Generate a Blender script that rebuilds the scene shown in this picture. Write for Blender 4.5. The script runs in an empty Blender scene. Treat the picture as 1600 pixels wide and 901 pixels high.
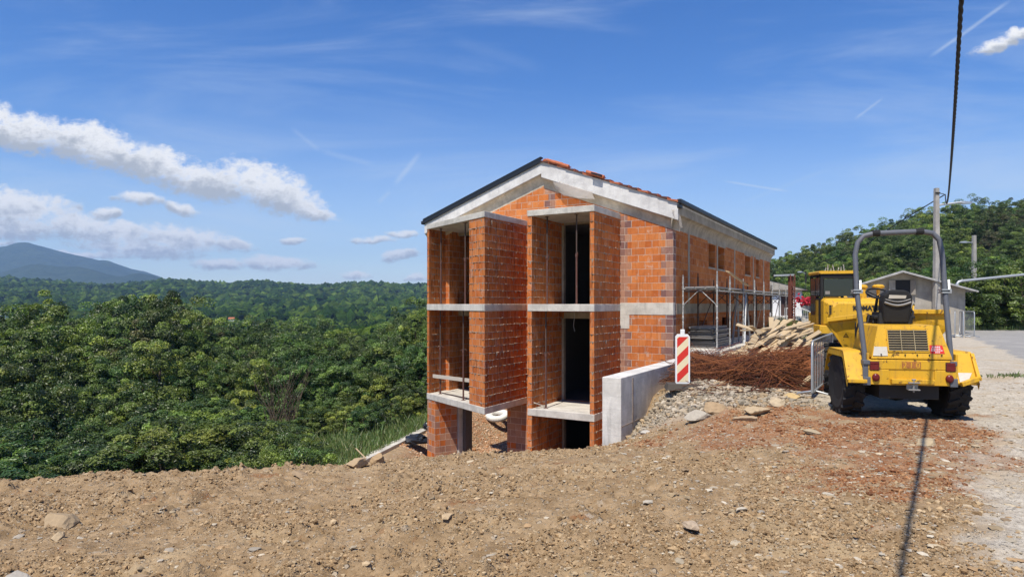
import bpy, bmesh, math, random
import numpy as np
from mathutils import Vector, Matrix
random.seed(11)
rng = np.random.default_rng(11)
SC = bpy.context.scene
COL = SC.collection
R = math.radians

# ------------------------------------------------------------------ camera
EYE = 1.7
cd = bpy.data.cameras.new('camera'); cam = bpy.data.objects.new('camera', cd); COL.objects.link(cam)
cam.location = (0, 0, EYE); cam.rotation_euler = (R(90), 0, 0)
cd.sensor_width = 36; cd.lens = 22.5; cd.shift_y = 0.0153; cd.clip_start = 0.1; cd.clip_end = 40000
SC.camera = cam
# ------------------------------------------------------------------ light
SUN = Vector((-.448, -.897, 1.76)).normalized()
sl = bpy.data.lights.new('sun', 'SUN'); so = bpy.data.objects.new('sun', sl); COL.objects.link(so)
sl.energy = 5.0; sl.angle = R(0.53); sl.color = (1.0, .94, .83)
so.rotation_euler = SUN.to_track_quat('Z', 'Y').to_euler()
so.location = (0, 0, 40)
SC.view_settings.view_transform = 'Standard'; SC.view_settings.look = 'None'
SC.view_settings.exposure = 0.22; SC.view_settings.gamma = 1.0; SC.view_settings.use_curve_mapping = False
SC.render.engine = 'CYCLES'
cy = SC.cycles
cy.use_denoising = True
try: cy.denoiser = 'OPENIMAGEDENOISE'
except Exception: pass
cy.max_bounces = 6; cy.diffuse_bounces = 4; cy.glossy_bounces = 3; cy.transmission_bounces = 4
cy.transparent_max_bounces = 6; cy.volume_bounces = 0; cy.use_adaptive_sampling = True; cy.adaptive_threshold = 0.015
cy.sample_clamp_indirect = 6; cy.caustics_reflective = False; cy.caustics_refractive = False

# ------------------------------------------------------------------ node helper
class N:
    def __init__(s, nt): s.nt = nt; s.n = nt.nodes; s.l = nt.links
    def new(s, t, **kw):
        n = s.n.new(t)
        for k, v in kw.items(): setattr(n, k, v)
        return n
    def set(s, sock, v):
        if isinstance(v, bpy.types.NodeSocket): s.l.new(v, sock)
        elif v is not None: sock.default_value = v
    def m(s, op, a, b=None, c=None, clamp=False):
        n = s.new('ShaderNodeMath', operation=op, use_clamp=clamp)
        for i, v in enumerate((a, b, c)):
            if v is not None: s.set(n.inputs[i], v)
        return n.outputs[0]
    def vm(s, op, a, b=None, out=0):
        n = s.new('ShaderNodeVectorMath', operation=op)
        s.set(n.inputs[0], a)
        if b is not None: s.set(n.inputs[1], b)
        return n.outputs[out]
    def comb(s, x, y, z=0.0):
        n = s.new('ShaderNodeCombineXYZ')
        for i, v in enumerate((x, y, z)): s.set(n.inputs[i], v)
        return n.outputs[0]
    def sep(s, v):
        n = s.new('ShaderNodeSeparateXYZ'); s.set(n.inputs[0], v); return n.outputs
    def noise(s, vec, scale, detail=4, rough=.55, dist=0.0, out=0):
        n = s.new('ShaderNodeTexNoise'); s.set(n.inputs['Vector'], vec)
        n.inputs['Scale'].default_value = scale; n.inputs['Detail'].default_value = detail
        n.inputs['Roughness'].default_value = rough; n.inputs['Distortion'].default_value = dist
        return n.outputs[out]
    def vor(s, vec, scale, feature='F1', out='Distance', rand=1.0):
        n = s.new('ShaderNodeTexVoronoi', feature=feature); s.set(n.inputs['Vector'], vec)
        n.inputs['Scale'].default_value = scale; n.inputs['Randomness'].default_value = rand
        return n.outputs[out]
    def mr(s, v, a, b, c=0.0, d=1.0, smooth=True):
        n = s.new('ShaderNodeMapRange', interpolation_type='SMOOTHSTEP' if smooth else 'LINEAR')
        for i, x in enumerate((v, a, b, c, d)): s.set(n.inputs[i], x)
        return n.outputs[0]
    def mix(s, f, a, b, mode='MIX'):
        n = s.new('ShaderNodeMix', data_type='RGBA', blend_type=mode)
        s.set(n.inputs[0], f); s.set(n.inputs[6], a); s.set(n.inputs[7], b)
        return n.outputs[2]
    def attr(s, name, out='Color'):
        n = s.new('ShaderNodeAttribute', attribute_name=name); return n.outputs[out]
    def bump(s, h, strength=.3, dist=.02, normal=None):
        n = s.new('ShaderNodeBump'); n.inputs['Strength'].default_value = strength
        n.inputs['Distance'].default_value = dist; s.set(n.inputs['Height'], h)
        if normal is not None: s.set(n.inputs['Normal'], normal)
        return n.outputs[0]
    def co(s, out='Object'): return s.new('ShaderNodeTexCoord').outputs[out]
    def pos(s): return s.new('ShaderNodeNewGeometry').outputs['Position']

def rgb(r, g, b): return (r, g, b, 1.0)
def mat(name):
    m = bpy.data.materials.new(name); m.use_nodes = True; m.node_tree.nodes.clear()
    h = N(m.node_tree); p = h.new('ShaderNodeBsdfPrincipled'); o = h.new('ShaderNodeOutputMaterial')
    h.l.new(p.outputs[0], o.inputs[0]); h.p = p; h.o = o
    p.inputs['Specular IOR Level'].default_value = .3
    return m, h
def fin(h, col=None, rough=None, normal=None, metal=None):
    if col is not None: h.set(h.p.inputs['Base Color'], col)
    if rough is not None: h.set(h.p.inputs['Roughness'], rough)
    if normal is not None: h.set(h.p.inputs['Normal'], normal)
    if metal is not None: h.set(h.p.inputs['Metallic'], metal)

# ------------------------------------------------------------------ world: sky and clouds
W = bpy.data.worlds.new('World'); SC.world = W; W.use_nodes = True; W.node_tree.nodes.clear()
h = N(W.node_tree)
sky = h.new('ShaderNodeTexSky', sky_type='NISHITA', sun_disc=False)
sky.sun_elevation = math.asin(SUN.z); sky.sun_rotation = math.atan2(SUN.x, SUN.y)
sky.altitude = 500; sky.air_density = 1.0; sky.dust_density = .25; sky.ozone_density = 2.2
hs = h.new('ShaderNodeHueSaturation'); hs.inputs['Saturation'].default_value = 1.36; hs.inputs['Hue'].default_value = .513
h.l.new(sky.outputs[0], hs.inputs['Color'])
bg = h.new('ShaderNodeBackground'); h.l.new(hs.outputs[0], bg.inputs[0]); bg.inputs[1].default_value = .138
dx, dy, dz = h.sep(h.co('Generated'))
front = h.mr(dy, .02, .2)
yy = h.m('MAXIMUM', dy, .02)
U = h.m('MULTIPLY_ADD', h.m('DIVIDE', dx, yy), 1000.0, 800.0)      # degrees-like sky coordinates round +Y
V = h.m('MULTIPLY_ADD', h.m('DIVIDE', dz, yy), -1000.0, 475.0)
P0 = h.comb(U, V, 0.0)
wn = h.noise(P0, .012, 5, .6, out=1)
warp = h.vm('SCALE', h.vm('SUBTRACT', wn, (.5, .5, .5)), None); warp.node.inputs['Scale'].default_value = 26.0; warp = h.vm('MULTIPLY', warp, (1, 1, 0))
PW = h.vm('ADD', P0, warp)
n_big = h.noise(P0, .022, 7, .62); n_fine = h.noise(h.vm('MULTIPLY', P0, (1, 1.7, 1)), .05, 8, .70)
CL = [(30, 208, 95, 36, 8), (140, 228, 110, 36, 12), (235, 258, 105, 33, 14), (320, 284, 100, 30, 12), (405, 288, 80, 38, 14),
      (455, 312, 60, 28, 20), (487, 333, 42, 14, 10), (-30, 190, 60, 40, 0),
      (25, 322, 105, 30, 6), (20, 356, 120, 24, 2), (120, 356, 75, 24, 8), (190, 366, 60, 19, 4), (285, 374, 95, 22, 8), (220, 388, 120, 17, 4),
      (215, 313, 44, 11, 5), (285, 325, 30, 12, 12), (168, 335, 26, 11, 0), (430, 411, 66, 13, 4), (345, 412, 46, 10, 0), (360, 384, 40, 10, 6),
      (556, 432, 26, 7, 0), (585, 376, 42, 7, 0), (630, 367, 26, 7, 0), (622, 402, 34, 11, -8), (458, 376, 22, 7, 0), (648, 437, 22, 7, 0),
      (1560, 68, 48, 13, -18), (1592, 52, 30, 12, -8), (-10, 380, 40, 6, 0), (-120, 260, 90, 40, 0), (-160, 350, 120, 30, 0), (100, 400, 150, 8, 0),
      (1680, 60, 70, 22, 0), (1760, 250, 90, 20, 0)]
dens = None; hsum = None; wsum = None
for (cx, cyy, rx, ry, an) in CL:
    mp = h.new('ShaderNodeMapping', vector_type='TEXTURE'); h.l.new(PW, mp.inputs[0])
    mp.inputs[1].default_value = (cx, cyy, 0); mp.inputs[2].default_value = (0, 0, R(an)); mp.inputs[3].default_value = (rx, ry, 1)
    q = h.vm('DOT_PRODUCT', mp.outputs[0], mp.outputs[0], out=1)
    d = h.m('SUBTRACT', 1.0, q)
    yv = h.sep(mp.outputs[0])[1]
    w = h.m('MAXIMUM', h.m('ADD', d, .35), 0.0)
    wy = h.m('MULTIPLY', w, yv)
    dens = d if dens is None else h.m('MAXIMUM', dens, d)
    hsum = wy if hsum is None else h.m('ADD', hsum, wy)
    wsum = w if wsum is None else h.m('ADD', wsum, w)
hh = h.m('DIVIDE', hsum, h.m('MAXIMUM', wsum, .05))               # -1 cloud top .. +1 cloud base
nb = h.m('SUBTRACT', n_big, .5); nf = h.m('SUBTRACT', n_fine, .5)
D = h.m('ADD', dens, h.m('ADD', h.m('MULTIPLY_ADD', nb, 2.0, .12), h.m('MULTIPLY', nf, 2.3)))
cmask = h.m('MULTIPLY', h.mr(D, -.1, .95), front)
shade = h.m('ADD', h.m('MULTIPLY', hh, 1.0), h.m('ADD', h.m('MULTIPLY', nb, 2.0), h.m('MULTIPLY', nf, 1.8)))
ctone = h.mr(shade, .62, -.42)
ccol = h.mix(ctone, rgb(.43, .45, .48), rgb(.90, .89, .88))
cirrus_v = h.new('ShaderNodeMapping'); h.l.new(P0, cirrus_v.inputs[0]); cirrus_v.inputs[2].default_value = (0, 0, R(24)); cirrus_v.inputs[3].default_value = (.0016, .009, 1)
cn = h.noise(cirrus_v.outputs[0], 1.0, 7, .6, .6)
cir = h.m('MULTIPLY', h.mr(cn, .42, .78), .36)
# thin vapour trails
for (x0, y0, x1, y1, wd, st) in [(1452, 90, 1580, 0, 4.5, .33), (1335, 187, 1380, 153, 3.5, .22), (1130, 283, 1235, 299, 3, .28), (615, 290, 657, 238, 7, .22),
                             (590, 318, 610, 298, 6, .16), (455, 200, 500, 236, 6, .12), (500, 236, 585, 257, 7, .13), (1150, 320, 1300, 262, 6, .07), (700, 60, 850, 110, 16, .05)]:
    L = math.hypot(x1 - x0, y1 - y0)
    mp = h.new('ShaderNodeMapping', vector_type='TEXTURE'); h.l.new(h.vm('ADD', P0, h.vm('MULTIPLY', warp, (.12, .12, 0))), mp.inputs[0])
    mp.inputs[1].default_value = ((x0 + x1) / 2, (y0 + y1) / 2, 0); mp.inputs[2].default_value = (0, 0, math.atan2(y1 - y0, x1 - x0)); mp.inputs[3].default_value = (L / 2, wd, 1)
    a, b, _ = h.sep(mp.outputs[0])
    k = h.m('MULTIPLY', h.mr(h.m('ABSOLUTE', a), 1.1, .6), h.mr(h.m('ABSOLUTE', b), 1.0, 0.0))
    cir = h.m('ADD', cir, h.m('MULTIPLY', k, st))
# milkier air low over the horizon
low = h.m('MULTIPLY', h.mr(V, 120, 475), .42)
cir = h.m('MULTIPLY', h.m('ADD', cir, low), front, clamp=True)
bgc = h.new('ShaderNodeBackground'); h.l.new(ccol, bgc.inputs[0]); bgc.inputs[1].default_value = 1.0
bgw = h.new('ShaderNodeBackground'); bgw.inputs[0].default_value = rgb(.74, .84, .96); bgw.inputs[1].default_value = .84
m1 = h.new('ShaderNodeMixShader'); h.l.new(cir, m1.inputs[0]); h.l.new(bg.outputs[0], m1.inputs[1]); h.l.new(bgw.outputs[0], m1.inputs[2])
m2 = h.new('ShaderNodeMixShader'); h.l.new(cmask, m2.inputs[0]); h.l.new(m1.outputs[0], m2.inputs[1]); h.l.new(bgc.outputs[0], m2.inputs[2])
wo = h.new('ShaderNodeOutputWorld'); h.l.new(m2.outputs[0], wo.inputs[0])
W.cycles.sampling_method = 'MANUAL'; W.cycles.sample_map_resolution = 512

# ------------------------------------------------------------------ object helpers
def tag(o, label=None, cat=None, group=None, kind=None):
    if label: o['label'] = label
    if cat: o['category'] = cat
    if group: o['group'] = group
    if kind: o['kind'] = kind
    return o
def empty(name, loc=(0, 0, 0), rz=0.0, label=None, cat=None, group=None):
    o = bpy.data.objects.new(name, None); COL.objects.link(o); o.location = loc; o.rotation_euler = (0, 0, rz)
    o.empty_display_size = .2
    return tag(o, label, cat, group)
def link(name, me, parent=None, mats=()):
    o = bpy.data.objects.new(name, me); COL.objects.link(o)
    for m in mats: me.materials.append(m)
    if parent: o.parent = parent
    return o
def copy_tree(o, parent=None):
    c = o.copy(); COL.objects.link(c); c.parent = parent
    for ch in [x for x in bpy.data.objects if x.parent == o]: copy_tree(ch, c)
    return c

class MB:
    """collects boxes, prisms, tubes ... into one mesh"""
    def __init__(s): s.v = []; s.f = []; s.mi = []; s.sm = []; s.M = Matrix.Identity(4)
    def add(s, vs, fs, mi=0, sm=False):
        b = len(s.v)
        for p in vs:
            q = s.M @ Vector(p); s.v.append((q.x, q.y, q.z))
        for f in fs: s.f.append(tuple(b + i for i in f)); s.mi.append(mi); s.sm.append(sm)
        return s
    def box(s, x0, x1, y0, y1, z0, z1, mi=0):
        return s.add([(x0, y0, z0), (x1, y0, z0), (x1, y1, z0), (x0, y1, z0), (x0, y0, z1), (x1, y0, z1), (x1, y1, z1), (x0, y1, z1)],
                     [(0, 3, 2, 1), (4, 5, 6, 7), (0, 1, 5, 4), (1, 2, 6, 5), (2, 3, 7, 6), (3, 0, 4, 7)], mi)
    def bar(s, a, b, w, t, up=(0, 0, 1), mi=0):
        a = Vector(a); b = Vector(b); d = (b - a).normalized(); up = Vector(up)
        if abs(d.dot(up)) > .98: up = Vector((0, 1, 0))
        r = d.cross(up).normalized() * (w / 2); u = r.cross(d).normalized() * (t / 2)
        vs = [a - r - u, a + r - u, a + r + u, a - r + u, b - r - u, b + r - u, b + r + u, b - r + u]
        return s.add(vs, [(0, 1, 2, 3), (7, 6, 5, 4), (0, 4, 5, 1), (1, 5, 6, 2), (2, 6, 7, 3), (3, 7, 4, 0)], mi)
    def prism(s, poly, z0, z1, mi=0):                  # polygon in x,y (counter-clockwise) between two heights
        n = len(poly)
        vs = [(p[0], p[1], z0) for p in poly] + [(p[0], p[1], z1) for p in poly]
        return s.add(vs, [tuple(reversed(range(n))), tuple(range(n, 2 * n))] + [(i, (i + 1) % n, n + (i + 1) % n, n + i) for i in range(n)], mi)
    def loft(s, rings, mi=0, cap=True, sm=False, closed=True):
        n = len(rings[0]); vs = [p for r in rings for p in r]; fs = []
        for k in range(len(rings) - 1):
            for i in range(n if closed else n - 1):
                j = (i + 1) % n; fs.append((k * n + i, k * n + j, (k + 1) * n + j, (k + 1) * n + i))
        s.add(vs, fs, mi, sm)
        if cap:
            s.add(rings[0], [tuple(reversed(range(n)))], mi); s.add(rings[-1], [tuple(range(n))], mi)
        return s
    def tube(s, pts, rad, n=8, mi=0, sm=True):
        pts = [Vector(p) for p in pts]; rads = rad if isinstance(rad, (list, tuple)) else [rad] * len(pts)
        rings = []; u = None
        for i, p in enumerate(pts):
            d = (pts[min(i + 1, len(pts) - 1)] - pts[max(i - 1, 0)]).normalized()
            if u is None: u = d.orthogonal().normalized()
            u = (u - d * u.dot(d)); u = u.normalized() if u.length > 1e-6 else d.orthogonal().normalized()
            w = d.cross(u)
            rings.append([p + (u * math.cos(2 * math.pi * k / n) + w * math.sin(2 * math.pi * k / n)) * rads[i] for k in range(n)])
        return s.loft(rings, mi, True, sm)
    def lathe(s, prof, axis='z', c=(0, 0, 0), n=24, mi=0, sm=False):
        rings = []
        for (r, t) in prof:
            ring = []
            for k in range(n):
                a = 2 * math.pi * k / n; p, q = r * math.cos(a), r * math.sin(a)
                ring.append({'z': (c[0] + p, c[1] + q, c[2] + t), 'x': (c[0] + t, c[1] + p, c[2] + q), 'y': (c[0] + q, c[1] + t, c[2] + p)}[axis])
            rings.append(ring)
        return s.loft(rings, mi, True, sm)
    def quad(s, a, b, c, d, mi=0): return s.add([a, b, c, d], [(0, 1, 2, 3)], mi)
    def build(s, name, mats, parent=None, bevel=0, segs=2, uv=True):
        me = bpy.data.meshes.new(name); me.from_pydata(s.v, [], s.f)
        if not isinstance(mats, (list, tuple)): mats = [mats]
        for m in mats: me.materials.append(m)
        me.polygons.foreach_set('material_index', s.mi); me.polygons.foreach_set('use_smooth', s.sm)
        if uv:
            ul = me.uv_layers.new(name='UVMap'); me.update()
            nv = len(me.vertices); co = np.empty(nv * 3, np.float32); me.vertices.foreach_get('co', co); co = co.reshape(-1, 3)
            nl = len(me.loops); vi = np.empty(nl, np.int32); me.loops.foreach_get('vertex_index', vi)
            nrm = np.empty(len(me.polygons) * 3, np.float32); me.polygons.foreach_get('normal', nrm); nrm = nrm.reshape(-1, 3)
            tot = np.empty(len(me.polygons), np.int32); me.polygons.foreach_get('loop_total', tot)
            ln = np.repeat(nrm, tot, axis=0); P = co[vi]
            t = np.stack([-ln[:, 1], ln[:, 0]], 1); tl = np.linalg.norm(t, axis=1, keepdims=True); t = t / np.maximum(tl, 1e-6)
            u = P[:, 0] * t[:, 0] + P[:, 1] * t[:, 1]; flat = np.abs(ln[:, 2]) > .75
            uvs = np.stack([np.where(flat, P[:, 0], u), np.where(flat, P[:, 1], P[:, 2])], 1).astype(np.float32)
            ul.data.foreach_set('uv', uvs.ravel())
        me.update()
        o = link(name, me, parent)
        if bevel:
            b = o.modifiers.new('bevel', 'BEVEL'); b.width = bevel; b.segments = segs; b.limit_method = 'ANGLE'; b.angle_limit = R(35)
        return o
def np_mesh(name, co, faces, cols=None, mi=None, smooth=False):
    me = bpy.data.meshes.new(name); co = np.asarray(co, np.float32); faces = np.asarray(faces, np.int32)
    k = faces.shape[1]; nf = len(faces)
    me.vertices.add(len(co)); me.vertices.foreach_set('co', co.ravel())
    me.loops.add(nf * k); me.loops.foreach_set('vertex_index', faces.ravel())
    me.polygons.add(nf); me.polygons.foreach_set('loop_start', np.arange(0, nf * k, k, dtype=np.int32))
    if mi is not None: me.polygons.foreach_set('material_index', np.asarray(mi, np.int32))
    me.polygons.foreach_set('use_smooth', np.full(nf, smooth))
    me.update(calc_edges=True)
    if cols is not None:
        for nm, (dom, arr) in cols.items():
            a = me.attributes.new(nm, 'FLOAT_COLOR', dom); arr = np.asarray(arr, np.float32)
            if arr.shape[1] == 3: arr = np.concatenate([arr, np.ones((len(arr), 1), np.float32)], 1)
            a.data.foreach_set('color', arr.ravel())
    return me

# ------------------------------------------------------------------ numpy noise
def _hash(ix, iy, seed):
    h_ = (ix.astype(np.int64) * 374761393 + iy.astype(np.int64) * 668265263 + seed * 1442695041) & 0xFFFFFFFF
    h_ = ((h_ ^ (h_ >> 13)) * 1274126177) & 0xFFFFFFFF
    return h_ ^ (h_ >> 16)
def perlin(x, y, seed=0):
    ix = np.floor(x); iy = np.floor(y); fx = x - ix; fy = y - iy
    ix = ix.astype(np.int64); iy = iy.astype(np.int64)
    def g(a, b, px, py):
        t = _hash(a, b, seed) * (2 * np.pi / 4294967296.0); return np.cos(t) * px + np.sin(t) * py
    u = fx * fx * fx * (fx * (fx * 6 - 15) + 10); v = fy * fy * fy * (fy * (fy * 6 - 15) + 10)
    a = g(ix, iy, fx, fy); b = g(ix + 1, iy, fx - 1, fy); c = g(ix, iy + 1, fx, fy - 1); d = g(ix + 1, iy + 1, fx - 1, fy - 1)
    return ((a + (b - a) * u) + ((c + (d - c) * u) - (a + (b - a) * u)) * v) * 1.5
def fbm(x, y, seed=0, octv=4, gain=.5):
    s = 0; a = 1.0
    for i in range(octv): s = s + a * perlin(x * 2 ** i, y * 2 ** i, seed + i * 17); a *= gain
    return s
def sstep(a, b, x):
    t = np.clip((x - a) / (b - a), 0, 1); return t * t * (3 - 2 * t)
def P(px, py, Y): return Vector(((px - 800) / 1000 * Y, Y, EYE - (py - 475) / 1000 * Y))

# ------------------------------------------------------------------ house frame
CX, CY = 4.762, 18.90
NS = np.array((.861, -.508)); D1 = np.array((.508, .861))
def loc2(x, y): return (x - CX) * NS[0] + (y - CY) * NS[1], (x - CX) * D1[0] + (y - CY) * D1[1]
def wor(xl, yl, z=0.0): return Vector((CX + xl * NS[0] + yl * D1[0], CY + xl * NS[1] + yl * D1[1], z))
HROT = math.atan2(NS[1], NS[0])
def xl_at(px, yl):                                       # house-local x on the plane y=yl seen at photo column px
    k = (px - 800) / 1000
    return -((CX + yl * D1[0]) - k * (CY + yl * D1[1])) / (NS[0] - k * NS[1])

# ------------------------------------------------------------------ terrain
CREST_X = np.array([-40, -14, -7.2, -5.1, -3, -1.9, 0, 1.64, 3.0]); CREST_Y = np.array([6, 8.0, 9.0, 9.4, 10.1, 10.7, 11.25, 11.65, 12.0])
CP = np.array([(-7.2, 9, -.79), (-5.1, 9.4, -.76), (-3, 10.1, -.84), (-1.9, 10.7, -.89), (0, 11.25, -.89), (1.64, 11.65, -.89), (2.05, 11.75, -.86),
    (2.42, 11, -.5), (3.15, 10.5, -.2), (4.5, 10.4, .03), (4.8, 9.6, .02), (6.9, 9.6, 0), (3, 4, 0), (0, 4, -.03), (-3, 4, -.2), (-6, 5, -.45), (-12, 8, -1.05), (-15, 3, -1),
    (0, 0, 0), (5, 0, .05), (-6, 0, -.3), (10, 6, .05), (12, 12, .1), (16, 20, .1), (8, 16, .1), (3.25, 12.2, .15), (2.9, 12.5, -.2), (2.6, 12.6, -.62), (2.75, 13.0, -.5), (4, 12.5, .16), (5, 12.5, .12),
    (5.5, 15, .15), (4.0, 14.5, .1), (2.95, 13.3, -.17), (3.3, 13.9, -.12), (3.8, 14.8, -.05), (2.6, 7.5, -.1), (-3, 7, -.5), (0, 7.5, -.38), (3.9, 11.5, .05), (3.2, 11.2, -.2), (6, 18, .15), (10, 20, .1), (-9, 6, -.75)])
def tps_fit():
    n = len(CP); d = np.hypot(CP[:, None, 0] - CP[None, :, 0], CP[:, None, 1] - CP[None, :, 1])
    K = np.where(d > 0, d * d * np.log(np.maximum(d, 1e-9)), 0) + np.eye(n) * .15
    Pm = np.c_[np.ones(n), CP[:, :2]]
    A = np.block([[K, Pm], [Pm.T, np.zeros((3, 3))]])
    return np.linalg.solve(A, np.r_[CP[:, 2], 0, 0, 0])
TW = tps_fit()
def tps(x, y):
    out = TW[-3] + TW[-2] * x + TW[-1] * y
    for i in range(len(CP)):
        d2 = (x - CP[i, 0]) ** 2 + (y - CP[i, 1]) ** 2
        out = out + TW[i] * .5 * d2 * np.log(np.maximum(d2, 1e-9))
    return out
def strip_x(yl): return -8.76 - np.clip(yl + 3.66, -6, 9.2) * (1.59 / 5.1)
def lower_floor(x, y):
    xl, yl = loc2(x, y); d = strip_x(yl) - xl
    f = -4.55 + sstep(-2.2, -.15, d) * 1.15
    dd = np.clip(d - 1.5, 0, None)
    return f - np.minimum(dd * .13, 3.5) - np.minimum(np.clip(dd - 30, 0, None) * .045, 9)
def crest_s(x, y):
    xl, yl = loc2(x, y)
    xb = 1.08 - np.clip((yl - 18) * 5, 0, 14) - np.clip(yl - 55, 0, 400) * .8
    return np.minimum((y - np.interp(x, CREST_X, CREST_Y)) * .93, xb - xl)
def height(x, y, detail=False):
    x = np.atleast_1d(np.asarray(x, float)); y = np.atleast_1d(np.asarray(y, float))
    near = sstep(26, 17, y) * sstep(24, 15, np.abs(x))
    far_up = .12 + 0 * x
    up = far_up.copy(); mk = near > 0
    t = tps(np.clip(x[mk], -17, 17), np.clip(y[mk], -2, 22)); up[mk] = far_up[mk] + (np.clip(t, -2.2, .3) - far_up[mk]) * near[mk]
    s = crest_s(x, y)
    # hillside behind the yard
    tt = x / np.maximum(y, 1); g = np.clip((tt - .38) / .42, 0, 1.25)
    up = up + g * np.clip(np.minimum(y, 135) - 47, 0, None) * .19
    low = lower_floor(x, y)
    drop = np.where(s > 0, .72 * np.clip(s, 0, None) + .05 * sstep(0, .5, s), 0)
    xl, yl = loc2(x, y)
    steep = sstep(11.3, 12.2, y) * sstep(.2, .9, xl)                 # held by the wall: near vertical
    drop = drop + steep * np.clip(s, 0, None) * 40
    z = np.where(s > 0, np.maximum(up - drop, np.minimum(low, up)), up)
    return z, s
def gz(x, y): return float(height(x, y)[0][0])
# ------------------------------------------------------------------ materials
def m_ground():
    m, h = mat('ground'); p = h.pos(); z = h.attr('zone'); zr, zg, zb = [None] * 3
    n = h.new('ShaderNodeSeparateColor'); h.l.new(z, n.inputs[0]); zr, zg, zb = n.outputs
    za = h.new('ShaderNodeAttribute', attribute_name='zone').outputs['Alpha']
    n1 = h.noise(p, .7, 6, .6); n2 = h.noise(p, 5, 6, .65); n3 = h.noise(p, 28, 5, .7); n4 = h.noise(p, 2.1, 5, .6)
    dirt = h.mix(h.mr(n2, .3, .7), rgb(.245, .160, .082), rgb(.415, .290, .165))
    dirt = h.mix(h.mr(n1, .5, .75), dirt, rgb(.44, .325, .19)); dirt = h.mix(h.mr(n3, .58, .75), dirt, rgb(.46, .38, .27))
    dirt = h.mix(h.mr(n3, .42, .25), dirt, rgb(.14, .085, .045)); dirt = h.mix(h.mr(n4, .60, .74), dirt, rgb(.26, .125, .055))
    rust = h.mix(h.mr(n2, .3, .7), rgb(.22, .095, .042), rgb(.38, .20, .10)); rust = h.mix(h.mr(n3, .52, .72), rust, rgb(.43, .33, .22))
    rust = h.mix(h.mr(n4, .48, .62), rust, rgb(.36, .255, .15))
    def stones(scale, keep, smooth=.03):
        v = h.new('ShaderNodeTexVoronoi'); wv = h.vm('SCALE', h.noise(p, scale * 1.6, 2, out=1), None); wv.node.inputs[3].default_value = .35 / scale; h.set(v.inputs['Vector'], h.vm('ADD', p, wv))
        v.inputs['Scale'].default_value = scale
        c = h.new('ShaderNodeSeparateColor'); h.l.new(v.outputs['Color'], c.inputs[0])
        e = h.mr(v.outputs['Distance'], .46, .30)
        k = h.m('MULTIPLY', e, h.mr(c.outputs[0], 1 - keep, 1 - keep + .02))
        return k, c.outputs[1], c.outputs[2]
    s1, t1, b1 = stones(16, .16); s2, t2, b2 = stones(38, .25); s3, t3, b3 = stones(7, .05)
    stone_c = lambda t, b: h.mix(b, h.mix(t, rgb(.44, .36, .25), rgb(.62, .54, .42)), rgb(.43, .36, .27))
    grav = h.mix(h.mr(n2, .3, .7), rgb(.43, .37, .285), rgb(.55, .485, .385)); grav = h.mix(h.mr(n3, .5, .75), grav, rgb(.64, .58, .48)); grav = h.mix(h.mr(n3, .46, .30), grav, rgb(.25, .215, .17))
    grav = h.mix(h.mr(n1, .52, .7), grav, rgb(.45, .35, .23))
    c = h.mix(zg, dirt, rust); c = h.mix(zr, c, grav)
    sa = h.m('MULTIPLY', h.m('ADD', h.m('MULTIPLY', zg, .8), h.m('ADD', .55, h.m('MULTIPLY', zr, .6))), 1.0, clamp=True)
    veg = h.m('SUBTRACT', 1.0, h.m('MAXIMUM', zb, za), clamp=True)
    sa = h.m('MULTIPLY', sa, veg)
    c = h.mix(h.m('MULTIPLY', s2, sa), c, stone_c(t2, b2)); c = h.mix(h.m('MULTIPLY', s1, sa), c, stone_c(t1, b1)); c = h.mix(h.m('MULTIPLY', s3, sa), c, stone_c(t3, b3))
    asph = h.mix(h.mr(n3, .3, .7), rgb(.28, .265, .245), rgb(.35, .335, .31)); asph = h.mix(h.mr(n1, .5, .7), asph, rgb(.38, .355, .32))
    c = h.mix(zb, c, asph)
    grs = h.mix(h.mr(n2, .3, .7), rgb(.035, .055, .016), rgb(.09, .10, .035))
    c = h.mix(za, c, grs)
    hgt = h.m('ADD', h.m('MULTIPLY', n3, .6), h.m('ADD', h.m('MULTIPLY', s1, .8), h.m('ADD', h.m('MULTIPLY', s2, .5), h.m('MULTIPLY', h.noise(p, 75, 3, .7), .5))))
    fin(h, c, .95, h.bump(hgt, .9, .035)); h.p.inputs['Specular IOR Level'].default_value = .12
    return m
def m_stone(name='stone'):
    m, h = mat(name); p = h.co(); t = h.attr('tint')
    n = h.noise(p, 22, 5, .65)
    c = h.mix(1.0, t, h.mix(n, rgb(.62, .60, .58), rgb(1.2, 1.17, 1.1)), 'MULTIPLY')
    fin(h, c, .9, h.bump(n, .6, .01)); h.p.inputs['Specular IOR Level'].default_value = .15
    return m
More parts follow.
